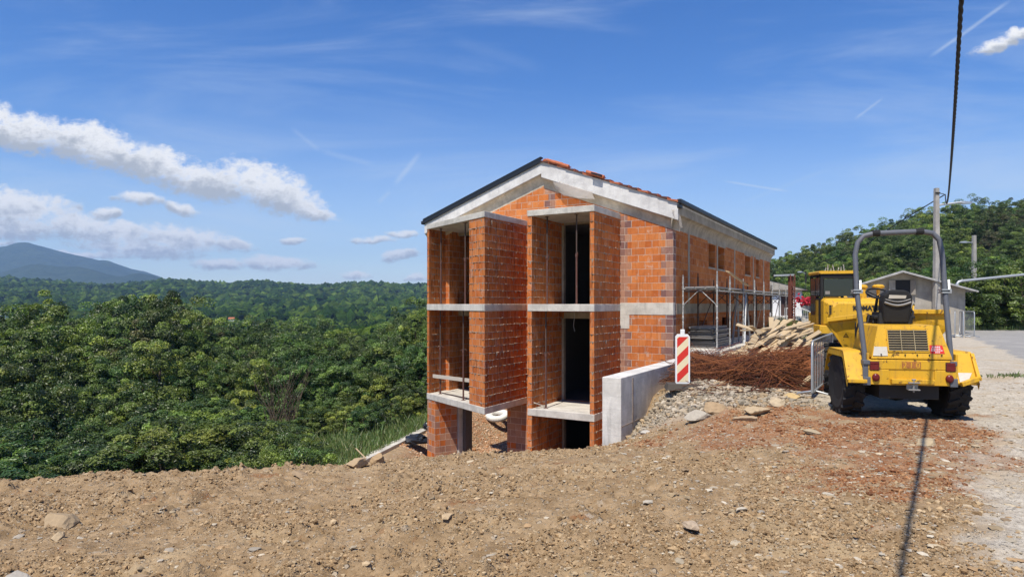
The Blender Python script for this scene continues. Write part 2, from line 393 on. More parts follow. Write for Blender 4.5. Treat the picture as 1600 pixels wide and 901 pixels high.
def m_concrete(name, base=(.50, .47, .42), dark=(.33, .31, .28), sc=1.0, stain=.55, board=False):
    m, h = mat(name); p = h.co()
    n1 = h.noise(p, 2.2 * sc, 6, .62); n2 = h.noise(p, 14 * sc, 5, .65); st = h.noise(h.vm('MULTIPLY', p, (5, 5, .6)), 1.3 * sc, 5, .6)
    c = h.mix(h.mr(n1, .32, .68), rgb(*dark), rgb(*base)); c = h.mix(h.m('MULTIPLY', h.mr(st, .5, .72), stain), c, rgb(*[k * .55 for k in base]))
    c = h.mix(h.m('MULTIPLY', h.mr(n2, .55, .75), .5), c, rgb(*[min(1, k * 1.25) for k in base])); c = h.mix(h.m('MULTIPLY', h.mr(n2, .36, .25), .6), c, rgb(*[k * .6 for k in dark]))
    hg = h.m('ADD', n2, h.m('MULTIPLY', n1, .5))
    if board:
        z = h.sep(p)[2]; k = h.m('PINGPONG', z, .12); line = h.mr(k, .012, 0)
        c = h.mix(h.m('MULTIPLY', line, .20), c, rgb(.30, .29, .27)); hg = h.m('SUBTRACT', hg, h.m('MULTIPLY', line, .08))
    fin(h, c, .9, h.bump(hg, .35, .02))
    return m
BR_H, BR_L = .2125, .43
def m_brick(name, quoin=None, splash=.25, dark=1.0, lines=True, all_quoin=False, mort=(.44, .40, .35), streak=.25):
    m, h = mat(name); uv = h.new('ShaderNodeUVMap').outputs[0]; o = h.co()
    jit = h.vm('SCALE', h.vm('SUBTRACT', h.noise(o, 6, 3, out=1), (.5, .5, .5)), None); jit.node.inputs[3].default_value = .022
    uvj = h.vm('ADD', uv, jit)
    b = h.new('ShaderNodeTexBrick'); h.l.new(uvj, b.inputs['Vector'])
    b.inputs['Scale'].default_value = 1; b.inputs['Brick Width'].default_value = BR_L; b.inputs['Row Height'].default_value = BR_H
    b.inputs['Mortar Size'].default_value = .008; b.inputs['Mortar Smooth'].default_value = .25; b.inputs['Bias'].default_value = 0
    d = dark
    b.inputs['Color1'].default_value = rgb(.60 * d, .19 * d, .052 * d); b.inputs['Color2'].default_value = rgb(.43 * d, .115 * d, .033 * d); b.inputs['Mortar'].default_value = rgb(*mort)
    us, vs, _ = h.sep(uv)
    row = h.m('FLOOR', h.m('DIVIDE', vs, BR_H)); par = h.m('MODULO', h.m('ABSOLUTE', row), 2.0)
    cell = h.new('ShaderNodeTexWhiteNoise', noise_dimensions='2D')
    col_i = h.m('FLOOR', h.m('DIVIDE', h.m('ADD', us, h.m('MULTIPLY', par, BR_L * .5)), BR_L)); h.l.new(h.comb(col_i, row), cell.inputs['Vector'])
    n2 = h.noise(o, 9, 5, .65); n1 = h.noise(o, 1.6, 5, .6)
    c = b.outputs['Color']
    if quoin or all_quoin:
        if all_quoin: k = h.mr(cell.outputs['Value'], .35, .36)
        else:
            x = h.sep(o)[0]; k = None
            for (e, sgn) in quoin:
                dd = h.m('MULTIPLY', h.m('SUBTRACT', x, e), float(sgn)); kk = h.m('LESS_THAN', dd, h.m('MULTIPLY_ADD', par, .13, .24))
                kk = h.m('MULTIPLY', kk, h.m('GREATER_THAN', dd, -.001)); k = kk if k is None else h.m('MAXIMUM', k, kk)
        grey = h.mix(cell.outputs['Value'], rgb(.20, .105, .095), rgb(.30, .20, .17)); grey = h.mix(b.outputs['Fac'], grey, rgb(.5, .46, .41))
        c = h.mix(k, c, grey)
    c = h.mix(1.0, c, h.mix(n2, rgb(.72, .70, .66), rgb(1.22, 1.22, 1.25)), 'MULTIPLY')
    c = h.mix(h.m('MULTIPLY', h.mr(cell.outputs['Value'], .0, 1.0), .6), c, h.mix(.6, c, rgb(.64, .27, .10)))
    sp = h.m('MULTIPLY', h.mr(h.noise(o, 3.4, 7, .74), .54, .68), splash); c = h.mix(sp, c, rgb(.54, .47, .40))
    c = h.mix(h.m('MULTIPLY', h.mr(n1, .55, .75), .3), c, rgb(.24, .11, .06))
    stk = h.noise(h.vm('MULTIPLY', o, (1, 1, .13)), 11, 5, .7); c = h.mix(h.m('MULTIPLY', h.mr(stk, .5, .66), streak), c, rgb(.11, .035, .016))  # vertical streaks in the colour: dirt drips, also standing for mortar shadows
    rib = h.m('SINE', h.m('MULTIPLY', us, 2 * math.pi / .055))
    hg = h.m('ADD', h.m('MULTIPLY', b.outputs['Fac'], -.6 if lines else .2), h.m('ADD', h.m('MULTIPLY', rib, .16), h.m('MULTIPLY', n2, .8)))
    fin(h, c, .95, h.bump(hg, .5, .012)); h.p.inputs['Specular IOR Level'].default_value = .04
    return m
def m_plain(name, c, rough=.6, metal=0.0, var=.25, sc=8, bump=.1, c2=None, c2lo=.6, c2hi=.72):
    m, h = mat(name); p = h.co(); n = h.noise(p, sc, 5, .62)
    cc = h.mix(n, rgb(*[k * (1 - var) for k in c]), rgb(*[min(1, k * (1 + var)) for k in c]))
    if c2: cc = h.mix(h.mr(h.noise(p, sc * 1.7, 6, .7), c2lo, c2hi), cc, rgb(*c2))
    fin(h, cc, rough, h.bump(n, bump, .01) if bump else None, metal)
    return m
def m_yellow(name='machine_yellow', dirt=.5):
    m, h = mat(name); p = h.co(); n = h.noise(p, 3.5, 5, .6); f = h.noise(p, 10, 7, .75); s = h.noise(h.vm('MULTIPLY', p, (7, 7, .9)), 1.6, 5, .65)
    c = h.mix(n, rgb(.54, .295, .012), rgb(.69, .39, .022)); c = h.mix(h.m('MULTIPLY', h.mr(s, .48, .72), dirt * 1.1), c, rgb(.27, .15, .045))
    c = h.mix(h.m('MULTIPLY', h.mr(f, .585, .625), .9), c, rgb(.085, .035, .018)); c = h.mix(h.m('MULTIPLY', h.mr(f, .38, .30), dirt * .8), c, rgb(.45, .33, .17))
    fin(h, c, h.mr(f, .3, .7, .38, .7), h.bump(h.m('ADD', f, n), .12, .006)); h.p.inputs['Specular IOR Level'].default_value = .4
    return m
def m_wood(name, a, b_):
    m, h = mat(name); p = h.co(); n = h.noise(h.vm('MULTIPLY', p, (1.2, 14, 14)), 3, 5, .6); r = h.new('ShaderNodeObjectInfo').outputs['Random']
    c = h.mix(n, rgb(*a), rgb(*b_)); c = h.mix(h.m('MULTIPLY', r, .45), c, rgb(.30, .235, .16)); c = h.mix(h.mr(h.noise(p, 7, 4), .6, .75), c, rgb(.5, .47, .42))
    fin(h, c, .8, h.bump(n, .3, .006))
    return m
def m_leaf(name, hue=0.0):
    m, h = mat(name); t = h.attr('tint'); r = h.new('ShaderNodeObjectInfo').outputs['Random']
    hs = h.new('ShaderNodeHueSaturation'); h.set(hs.inputs['Hue'], h.mr(r, 0, 1, .478 + hue, .515 + hue, False)); h.set(hs.inputs['Value'], h.mr(h.m('FRACT', h.m('MULTIPLY', r, 7.3)), 0, 1, .72, 1.25, False)); h.l.new(t, hs.inputs['Color'])
    hs.inputs['Saturation'].default_value = .95
    d = h.p; h.set(d.inputs['Base Color'], hs.outputs[0]); d.inputs['Roughness'].default_value = .42; d.inputs['Specular IOR Level'].default_value = .5
    tr = h.new('ShaderNodeBsdfTranslucent'); h.l.new(h.mix(1.0, hs.outputs[0], rgb(1.35, 1.5, .55), 'MULTIPLY'), tr.inputs[0])
    mx = h.new('ShaderNodeMixShader'); mx.inputs[0].default_value = .20; h.l.new(d.outputs[0], mx.inputs[1]); h.l.new(tr.outputs[0], mx.inputs[2]); h.l.new(mx.outputs[0], h.o.inputs[0])
    return m
def m_rust(name='rust', a=(.13, .042, .020), b_=(.26, .095, .042)):
    m, h = mat(name); t = h.attr('tint'); p = h.co(); n = h.noise(p, 5, 5, .65)
    c = h.mix(1.0, t, h.mix(n, rgb(.6, .6, .6), rgb(1.3, 1.3, 1.3)), 'MULTIPLY') if name == 'rust' else h.mix(n, rgb(*a), rgb(*b_)); fin(h, c, .85); return m
M = {}
M['ground'] = m_ground(); M['stone'] = m_stone()
M['conc'] = m_concrete('concrete', (.60, .56, .49), (.43, .40, .35)); M['conc_wall'] = m_concrete('cast_concrete', (.68, .64, .58), (.50, .47, .42), 1.0, .75, True)
M['plaster'] = m_concrete('rough_plaster', (.66, .64, .61), (.50, .48, .46), 1.2, .25); M['cove_side'] = m_concrete('weathered_shaded_plaster', (.40, .34, .26), (.26, .225, .175), 1.2, .7); M['cove'] = m_concrete('cream_plaster', (.60, .52, .40), (.42, .36, .27), 1.2, .55)  # cove_side: dirt plus the yard side's shade worked into the plaster colour
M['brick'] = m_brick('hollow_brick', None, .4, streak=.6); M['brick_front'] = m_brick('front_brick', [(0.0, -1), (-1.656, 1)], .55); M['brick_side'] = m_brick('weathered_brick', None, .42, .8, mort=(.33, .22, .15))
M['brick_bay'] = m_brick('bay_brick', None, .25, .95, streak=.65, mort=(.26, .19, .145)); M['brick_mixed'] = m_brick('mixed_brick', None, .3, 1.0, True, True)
M['mortar'] = m_plain('mortar', (.285, .215, .16), .95, 0, .4, 20); M['dark_in'] = m_plain('shaded_interior', (.10, .088, .078), .9)  # dark_in: near-black colour gives indoor walls and slabs their shade
M['black_metal'] = m_plain('anthracite_metal', (.022, .026, .033), .4, .3, .15); M['yellow'] = m_yellow(); M['yellow2'] = m_yellow('faded_yellow', .3)
M['black'] = m_plain('black_rubber', (.016, .016, .017), .75, 0, .35, 12); M['tyre'] = m_plain('dusty_tyre', (.018, .017, .017), .85, 0, .4, 6, .2, (.11, .09, .07), .58, .78)
M['grey_steel'] = m_plain('grey_paint', (.105, .11, .125), .5, 0, .2, 9, .05, (.2, .19, .18), .64, .72); M['chassis'] = m_plain('dark_chassis', (.03, .028, .026), .8)
M['galv'] = m_plain('galvanised', (.42, .43, .43), .45, .6, .25, 14, .05, (.55, .53, .5), .58, .7); M['galv_dirty'] = m_plain('mortar_splashed_tube', (.29, .285, .27), .7, .2, .3, 9, .1, (.62, .60, .56), .52, .6)
M['tube_dark'] = m_plain('brown_tube', (.085, .06, .05), .8, .1, .4, 10, .1, (.22, .11, .06), .55, .7); M['prop_rust'] = m_plain('rusty_prop', (.13, .062, .048), .75, .2, .3, 10, .1, (.22, .2, .19), .58, .7)
M['wood'] = m_wood('raw_timber', (.37, .265, .15), (.55, .42, .255)); M['white_wood'] = m_wood('pale_board', (.56, .50, .42), (.72, .66, .56))
M['rust'] = m_rust(); M['rust2'] = m_rust('orange_rust', (.20, .065, .022), (.36, .13, .045))
M['white'] = m_plain('white_paint', (.74, .74, .72), .5, 0, .08, 8, .02); M['red'] = m_plain('red_sheeting', (.60, .035, .025), .45, 0, .08, 8, .02); M['cream'] = m_plain('cream_sheeting', (.74, .62, .40), .45, 0, .06, 8, .02)
M['tail_red'] = m_plain('tail_lens', (.13, .012, .012), .3, 0, .4, 30); M['glass'] = m_plain('dark_glass', (.022, .03, .032), .08, 0, .1, 4, 0)
M['pole'] = m_concrete('pole_concrete', (.40, .37, .33), (.29, .27, .24)); M['shed'] = m_concrete('grey_render', (.39, .355, .30), (.27, .245, .21), .7, .5); M['roof_grey'] = m_concrete('fibre_cement', (.40, .39, .37), (.28, .27, .26), 1.5)
M['terra'] = m_plain('terracotta', (.42, .125, .055), .8, 0, .35, 7, .2, (.55, .30, .19), .56, .7); M['tile_dark'] = m_plain('dark_tile', (.10, .04, .03), .8, 0, .4, 7)
M['film'] = m_plain('plastic_film', (.60, .54, .48), .35, 0, .15, 10, .2); _nt = M['film'].node_tree; _h = N(_nt); _t = _h.new('ShaderNodeBsdfTransparent'); _x = _h.new('ShaderNodeMixShader'); _x.inputs[0].default_value = .58; _p = [q for q in _nt.nodes if q.type == 'BSDF_PRINCIPLED'][0]; _o = [q for q in _nt.nodes if q.type == 'OUTPUT_MATERIAL'][0]; _nt.links.new(_p.outputs[0], _x.inputs[1]); _nt.links.new(_t.outputs[0], _x.inputs[2]); _nt.links.new(_x.outputs[0], _o.inputs[0]); M['bark'] = m_plain('bark', (.085, .062, .045), .95, 0, .35, 10, .4)
M['leaf'] = m_leaf('leaf'); M['leaf2'] = m_leaf('light_leaf', -.008); M['leaf3'] = m_leaf('reddish_leaf', -.03)
M['slat'] = m_plain('dull_slat', (.36, .29, .17), .6); M['rusty_mast'] = m_plain('mast_rust', (.14, .045, .03), .8, 0, .4, 9); M['label_white'] = m_plain('worn_label', (.52, .48, .41), .6, 0, .15, 20, .02, (.45, .36, .2), .6, .7); M['label_orange'] = m_plain('worn_orange', (.40, .155, .035), .6, 0, .3, 30, .02, (.2, .08, .03), .52, .6)
M['seat_grey'] = m_plain('grey_plastic', (.22, .21, .20), .5); M['blue_grey'] = m_plain('sheet_metal', (.30, .28, .26), .5, .3, .3, 8, .1)

# ------------------------------------------------------------------ ground: one sheet out to the horizon
def ground_detail(x, y):
    z, s = height(x, y)
    # zones: gravel, rust soil, asphalt, green
    wob = fbm(x * .8, y * .8, 3, 4) * .7 + fbm(x * 4, y * 4, 9, 3) * .18
    gx = np.interp(y, [0, 4, 5.2, 7.9, 9.7, 10.6, 14, 20, 45], [1.2, 2.7, 3.7, 6.0, 6.9, 5.0, 5.2, 6.0, 10])
    gravel = sstep(-.45, .55, x - gx + wob)
    rust = sstep(.0, 1.0, np.minimum(np.minimum(x - 1.9 - (9.5 - y) * .25, y - 5.0), 11.6 - y) * .9 + wob * 1.3)
    rx = 15.7 + (y - 20) * .60
    road = sstep(-.1, .1, x - rx + wob * .4) * sstep(17.0, 17.6, y + wob * .2) * sstep(40, 39, y)
    low = s > 1.2
    xl, yl = loc2(x, y); d = strip_x(yl) - xl
    green = np.where(low, sstep(.35, .8, d + wob * .2), 0); green = np.maximum(green, sstep(41, 43, y + wob))
    pit = np.where(low & (d < .4), 1, 0)
    pitg = pit * .15; gravel = np.where(pit > 0, .1, gravel); rust = np.where(pit > 0, .9 * sstep(0, 1, (-d)), rust)
    gravel = gravel * (1 - green)
    bank = np.exp(-(((x - 3.3) / 1.0) ** 2 + ((y - 11.9) / 1.0) ** 2) ** 2); gravel = np.maximum(gravel, bank * .8)
    # clods and wheel-churned lumps
    near = sstep(24, 15, y) * (1 - road) * np.where(low, .5, 1)
    rough = (1 - .78 * gravel) * (1 - .62 * rust) * near
    trk = 0 * x
    for c0, sl_, y0_ in ((-.9, .62, 4.0), (.9, .62, 4.0), (-3.2, -.12, 4.0), (-1.4, -.12, 4.0)):
        xc = c0 + sl_ * (y - y0_) + .25 * np.sin(y * .6 + c0); trk = np.maximum(trk, np.exp(-((x - xc) / .21) ** 4) * sstep(-.35, .15, fbm(x * .5 + c0, y * .5, 97, 2)))
    smooth_patch = np.exp(-(((x + 4.2) / 1.5) ** 2 + ((y - 5.6) / .55) ** 2)); rough = rough * (1 - .8 * smooth_patch) * (1 - .7 * trk)
    churn = .55 + .65 * sstep(-.35, .35, fbm(x * .35 + y * .2, y * .5, 5, 3)); churn = churn * (.7 + .45 * sstep(2.5, -2.5, x)) * (1 + .5 * np.exp(-((y - np.interp(x, CREST_X, CREST_Y) + .4) / .8) ** 2))
    bil = lambda f, sd: np.abs(perlin(x * f + .3 * fbm(x * f, y * f, sd + 50, 2), y * f, sd))
    dz = (bil(1.5, 21) - .3) * .085 + (bil(3.7, 22) - .3) * .065 + (bil(9, 23) - .3) * .052 + (bil(21, 24) - .25) * .036 + (bil(43, 25) - .25) * .019 + (bil(85, 26) - .25) * .008 * sstep(9, 5, y)
    rut = np.sin((y * 1.0 - x * .42 + .5 * fbm(x * .3, y * .3, 88, 2)) * 2 * np.pi / .62); rut = np.clip(rut, -.2, 1) * sstep(-.1, .4, fbm(x * .22, y * .4, 90, 2)); dz = dz * rough * churn + rut * .035 * rough * (.6 + .8 * np.abs(perlin(x * 3, y * 3, 91))) + fbm(x * .5, y * .5, 31, 3) * .03 * near + fbm(x * 8, y * 8, 33, 3) * .012 * near * (.3 + rust)
    dz = dz - trk * near * (.035 - .012 * np.clip(np.sin((y + np.abs(x - np.round(x)) * .6) * 2 * np.pi / .16), -.3, 1)) * (1 - gravel)
    dz = dz + fbm(x * .2, y * .2, 37, 3) * .25 * sstep(24, 60, y) * green
    zone = np.stack([gravel, rust * (1 - green), road, green], 1)
    return z + dz, s, np.concatenate([zone, np.maximum(trk, smooth_patch)[:, None]], 1)
def build_ground():
    ys = list(np.arange(-2.9, 3.0, .12)); y = 3.0
    while y < 17: ys.append(y); y += max(.013, .0033 * y)
    while y < 70: ys.append(y); y *= 1.011
    while y < 5600: ys.append(y); y *= 1.045
    ys = np.array(ys)
    tc = np.arange(-.9, .9001, .0031); ext = .9 + np.cumsum(np.linspace(.01, .35, 26)); ts = np.r_[-ext[::-1], tc, ext]
    Y, T = np.meshgrid(ys, ts, indexing='ij'); X = (Y + 3.2) * T
    x = X.ravel(); y = Y.ravel(); z, s, zone = ground_detail(x, y); zone = zone[:, :4]
    ny, nt = len(ys), len(ts); idx = np.arange(ny * nt).reshape(ny, nt)
    f = np.stack([idx[:-1, :-1], idx[:-1, 1:], idx[1:, 1:], idx[1:, :-1]], -1).reshape(-1, 4)
    me = np_mesh('ground', np.stack([x, y, z], 1), f, {'zone': ('POINT', zone)}, smooth=True)
    o = link('ground', me, None, [M['ground']]); tag(o, kind='structure')
build_ground()

# ------------------------------------------------------------------ far hills and mountain
def hill_mat(name, a, b_, sc):
    m, h = mat(name); p = h.pos(); n = h.noise(p, sc, 6, .7); n2 = h.noise(p, sc * .12, 4, .6)
    c = h.mix(h.mr(n, .3, .7), rgb(*a), rgb(*b_)); c = h.mix(h.m('MULTIPLY', h.mr(n2, .4, .7), .4), c, rgb(*b_))
    fin(h, c, 1.0, h.bump(n, 1.0, 3.0 if sc > .02 else 30)); h.p.inputs['Specular IOR Level'].default_value = 0
    return m
RPX = np.array([-900, -300, 0, 100, 160, 215, 265, 300, 345, 400, 460, 500, 560, 620, 667, 800, 1100, 1500, 2200]); RPY = np.array([452, 444, 437, 441, 447, 443, 437, 440, 446, 442, 445, 446, 443, 445, 446, 444, 447, 445, 450])
def ridge_z(x, y):
    px = 800 + 1000 * x / y; zr = (475 - np.interp(px, RPX, RPY)) * 1.5 + EYE - 9
    k = sstep(420, 1500, y); fall = sstep(1500, 2600, y)
    z = -40 + (26 + 0) * sstep(180, 420, y) + (zr + 14) * k ** 1.15 - fall * 45
    return z + fbm(x * .006, y * .006, 61, 4) * 9 * k * (1 - .75 * np.exp(-((y - 1500) / 160) ** 2))
def grid_hill(name, xs, ys, fn, m):
    Y, T = np.meshgrid(ys, xs, indexing='ij'); X = Y * T; z = fn(X.ravel(), Y.ravel())
    idx = np.arange(len(ys) * len(xs)).reshape(len(ys), len(xs)); f = np.stack([idx[:-1, :-1], idx[:-1, 1:], idx[1:, 1:], idx[1:, :-1]], -1).reshape(-1, 4)
    o = link(name, np_mesh(name, np.stack([X.ravel(), Y.ravel(), z], 1), f, smooth=True), None, [m]); return tag(o, kind='structure')
grid_hill('forest_hill', np.linspace(-1.3, 1.4, 260), np.geomspace(180, 2700, 90), ridge_z, hill_mat('wooded_slope', (.014, .025, .011), (.028, .042, .017), .05))
MPX = np.array([-700, -300, -60, 0, 28, 45, 70, 100, 130, 155, 165, 185, 205, 225, 250, 265, 300, 420, 480, 515, 545, 600, 900]); MPY = np.array([430, 400, 388, 385, 381, 382, 388, 395, 402, 408, 407, 413, 420, 424, 432, 439, 452, 455, 450, 442, 450, 460, 470])
def mount_z(x, y):
    y = y / .6; x = x / .6; px = 800 + 1000 * x / y; zr = (475 - np.interp(px, MPX, MPY)) * 7.5
    k = sstep(4600, 7500, y); fall = sstep(7500, 9500, y)
    return .6 * (-60 + (zr + 60) * k - fall * 260 + fbm(x * .0011, y * .0011, 71, 5) * 95 * k * (1 - .9 * np.exp(-((y - 7500) / 500) ** 2)))
grid_hill('mountain', np.linspace(-1.7, .2, 300), np.geomspace(2600, 6000, 110), mount_z, hill_mat('mountain_forest', (.020, .036, .018), (.048, .066, .032), .012))
SPX = np.array([-400, -60, 0, 45, 60, 100, 120, 150, 170, 190, 215, 240, 265, 290, 600]); SPY = np.array([440, 432, 426, 414, 413, 417, 416, 422, 429, 432, 428, 431, 440, 452, 470])
def spur_z(x, y):
    y = y / .6; x = x / .6; px = 800 + 1000 * x / y; zr = (475 - np.interp(px, SPX, SPY)) * 5.2; k = sstep(3900, 5200, y); return .6 * (-60 + (zr + 60) * k - sstep(5200, 6300, y) * 300 + fbm(x * .0016, y * .0016, 75, 5) * 60 * k * (1 - .85 * np.exp(-((y - 5200) / 350) ** 2)))
grid_hill('foothill', np.linspace(-1.7, .2, 300), np.geomspace(2750, 3900, 80), spur_z, bpy.data.materials['mountain_forest'])

# ------------------------------------------------------------------ shared geometry for stones and crowns
def ico(sub):
    bm = bmesh.new(); bmesh.ops.create_icosphere(bm, subdivisions=sub, radius=1.0); bm.verts.ensure_lookup_table()
    v = np.array([p.co[:] for p in bm.verts]); f = np.array([[q.index for q in t.verts] for t in bm.faces]); bm.free(); return v, f
ICO1, ICO2, ICO3 = ico(1), ico(2), ico(3)
def scatter_blobs(pos, sc3, base, jitter=.25, rotz=True):
    """many jittered copies of one base solid merged with numpy"""
    v, f = base; n = len(pos); V_ = np.repeat(v[None], n, 0)
    V_ = V_ * (1 + rng.normal(0, jitter, (n, len(v), 1)).clip(-.6, .6))
    V_ = V_ * np.asarray(sc3)[:, None, :]
    a = rng.uniform(0, 6.28, n); c, s = np.cos(a)[:, None], np.sin(a)[:, None]
    X = V_[:, :, 0] * c - V_[:, :, 1] * s; Y = V_[:, :, 0] * s + V_[:, :, 1] * c
    V_ = np.stack([X, Y, V_[:, :, 2]], -1) + np.asarray(pos)[:, None, :]
    F = (f[None] + (np.arange(n) * len(v))[:, None, None]).reshape(-1, 3)
    return V_.reshape(-1, 3), F, len(f)
STONE_T = np.array([(.46, .37, .25), (.52, .44, .32), (.36, .28, .18), (.55, .48, .37), (.43, .38, .31), (.30, .22, .14), (.58, .52, .42), (.40, .27, .15)]) * .92
def stones(name, pos, size, base=ICO1, flat=(.35, .8), jitter=.16, tints=STONE_T, pick=None):
    n = len(pos); sc = np.stack([size * rng.uniform(.7, 1.25, n), size * rng.uniform(.7, 1.1, n), size * rng.uniform(*flat, n)], 1)
    v, f, k = scatter_blobs(pos, sc, base, jitter)
    t = tints[rng.integers(0, len(tints), n) if pick is None else pick] * rng.uniform(.75, 1.15, (n, 1))
    return np_mesh(name, v, f, {'tint': ('FACE', np.repeat(t, k, 0))})
# ------------------------------------------------------------------ loose stones on the dirt (uncountable)
def loose():
    n = 15000; Y = 3.2 + (rng.random(n) ** 1.25) * 10.5; t = rng.uniform(-.86, .86, n); x = Y * t
    z, s, zn = ground_detail(x, Y)
    w = np.where(x > 1.5, 1.0, .22) * np.where((x > 2) & (Y > 5.5) & (Y < 11.5), 1.0, .8)
    k = (s < -.15) & (rng.random(n) < w) & ~((x > 4.6) & (x < 7.4) & (Y > 9.2) & (Y < 11))
    x, Y, z = x[k], Y[k], z[k]; size = np.clip(rng.lognormal(-4.3, .62, len(x)), .005, .05)
    tint = STONE_T
    o = link('loose_stones', stones('loose_stones', np.stack([x, Y, z + size * .04], 1), size, ICO1, (.16, .36), .2, STONE_T), None, [M['stone']]); tag(o, 'small pale stones strewn over the churned dirt', 'stones', kind='stuff')
    # soil clods on the left
    n = 150000; Y = 3.3 * (11.9 / 3.3) ** rng.random(n); x = Y * rng.uniform(-.86, .86, n); z, s, zn = ground_detail(x, Y); k = (s < -.05) & (rng.random(n) > zn[:, 0] * 1.3) & (rng.random(n) > zn[:, 4] * .85) & ((rng.random(n) < .22) | (fbm(x * .55, Y * .75, 64, 3) > -.05)) & ~((x > 4.6) & (Y > 9.2)); x, Y, z, zn = x[k], Y[k], z[k], zn[k]; ru = zn[:, 1] > rng.random(len(x))
    size = np.clip(rng.lognormal(-5.0, .5, len(x)) * (.55 + Y / 11), .0035, .034)
    T = np.array([(.375, .26, .145), (.43, .31, .18), (.32, .215, .115), (.47, .355, .22), (.26, .17, .09)])
    T = np.concatenate([T, np.array([(.30, .14, .062), (.36, .18, .085), (.24, .10, .045), (.40, .23, .12), (.20, .085, .04)])]); o = link('soil_clods', stones('soil_clods', np.stack([x, Y, z + size * .15], 1), size, ICO1, (.5, .9), .25, T, rng.integers(0, 5, len(x)) + 5 * ru), None, [M['stone']]); tag(o, 'brown clods of churned soil', 'soil clods', kind='stuff')
    # rubble on the bank by the wall
    n = 11000; x = rng.uniform(2.15, 5.2, n); Y = rng.uniform(10.2, 13.6, n); z, s, zn = ground_detail(x, Y)
    xl, yl = loc2(x, Y); k = (xl > 1.29) & (s < 0) & (Y > 11.55 - (x - 2.2) * .42 + rng.normal(0, .12, n)) & (Y < 12.9 + rng.normal(0, .2, n)); x, Y, z = x[k], Y[k], z[k]
    size = np.clip(rng.lognormal(-4.05, .62, len(x)), .008, .08)
    T = np.array([(.36, .31, .24), (.42, .35, .26), (.31, .27, .21), (.48, .42, .34), (.40, .30, .19), (.28, .23, .17)])
    o = link('rubble', stones('rubble', np.stack([x, Y, z + size * .25], 1), size, ICO1, (.4, .8), .2, T), None, [M['stone']]); tag(o, 'grey broken stone rubble on the bank below the rusty mesh', 'rubble', kind='stuff')
    # gravel on the far bank behind the house
    n = 22000; xl = rng.uniform(-13.2, -6.2, n); yl = rng.uniform(-1, 9, n); x = CX + xl * NS[0] + yl * D1[0]; Y = CY + xl * NS[1] + yl * D1[1]; z, s = height(x, Y)
    d = strip_x(yl) - xl; k = (d < .5); x, Y, z = x[k], Y[k], z[k]; size = np.clip(rng.lognormal(-3.85, .4, len(x)), .012, .07)
    T = np.array([(.58, .32, .18), (.62, .42, .28), (.50, .25, .12), (.66, .52, .40)])
    o = link('bank_gravel', stones('bank_gravel', np.stack([x, Y, z + size * .2], 1), size, ICO1, (.5, .9), .16, T), None, [M['stone']]); tag(o, 'orange gravel on the sunlit bank seen under the house', 'gravel', kind='stuff')
loose()
# bigger rocks one can point at: photo column, row, size
def rock(px, py, Y, w, label, hgt=.6, tint=(.46, .37, .25), seed=0, group=None):
    r = np.random.default_rng(seed); v, f = ICO3; p = v.copy()
    for i in range(15):                                        # chop facets
        d = r.normal(size=3); d /= np.linalg.norm(d); c = r.uniform(.42, .78); q = p @ d; p = p - np.outer(np.clip(q - c, 0, None), d)
    p = p * (1 + r.normal(0, .028, (len(p), 1))); p = p * np.array([w / 2, w / 2 * r.uniform(.7, 1), w / 2 * hgt])
    me = np_mesh('rock', p, f, {'tint': ('FACE', np.tile(np.array(tint), (len(f), 1)))})
    x = (px - 800) / 1000 * Y; o = link('rock', me, None, [M['stone']]); o.location = (x, Y, gz(x, Y) + w * hgt * .16); o.rotation_euler = (r.uniform(-.3, .3), r.uniform(-.3, .3), r.uniform(0, 6))
    return tag(o, label, 'rock', group)
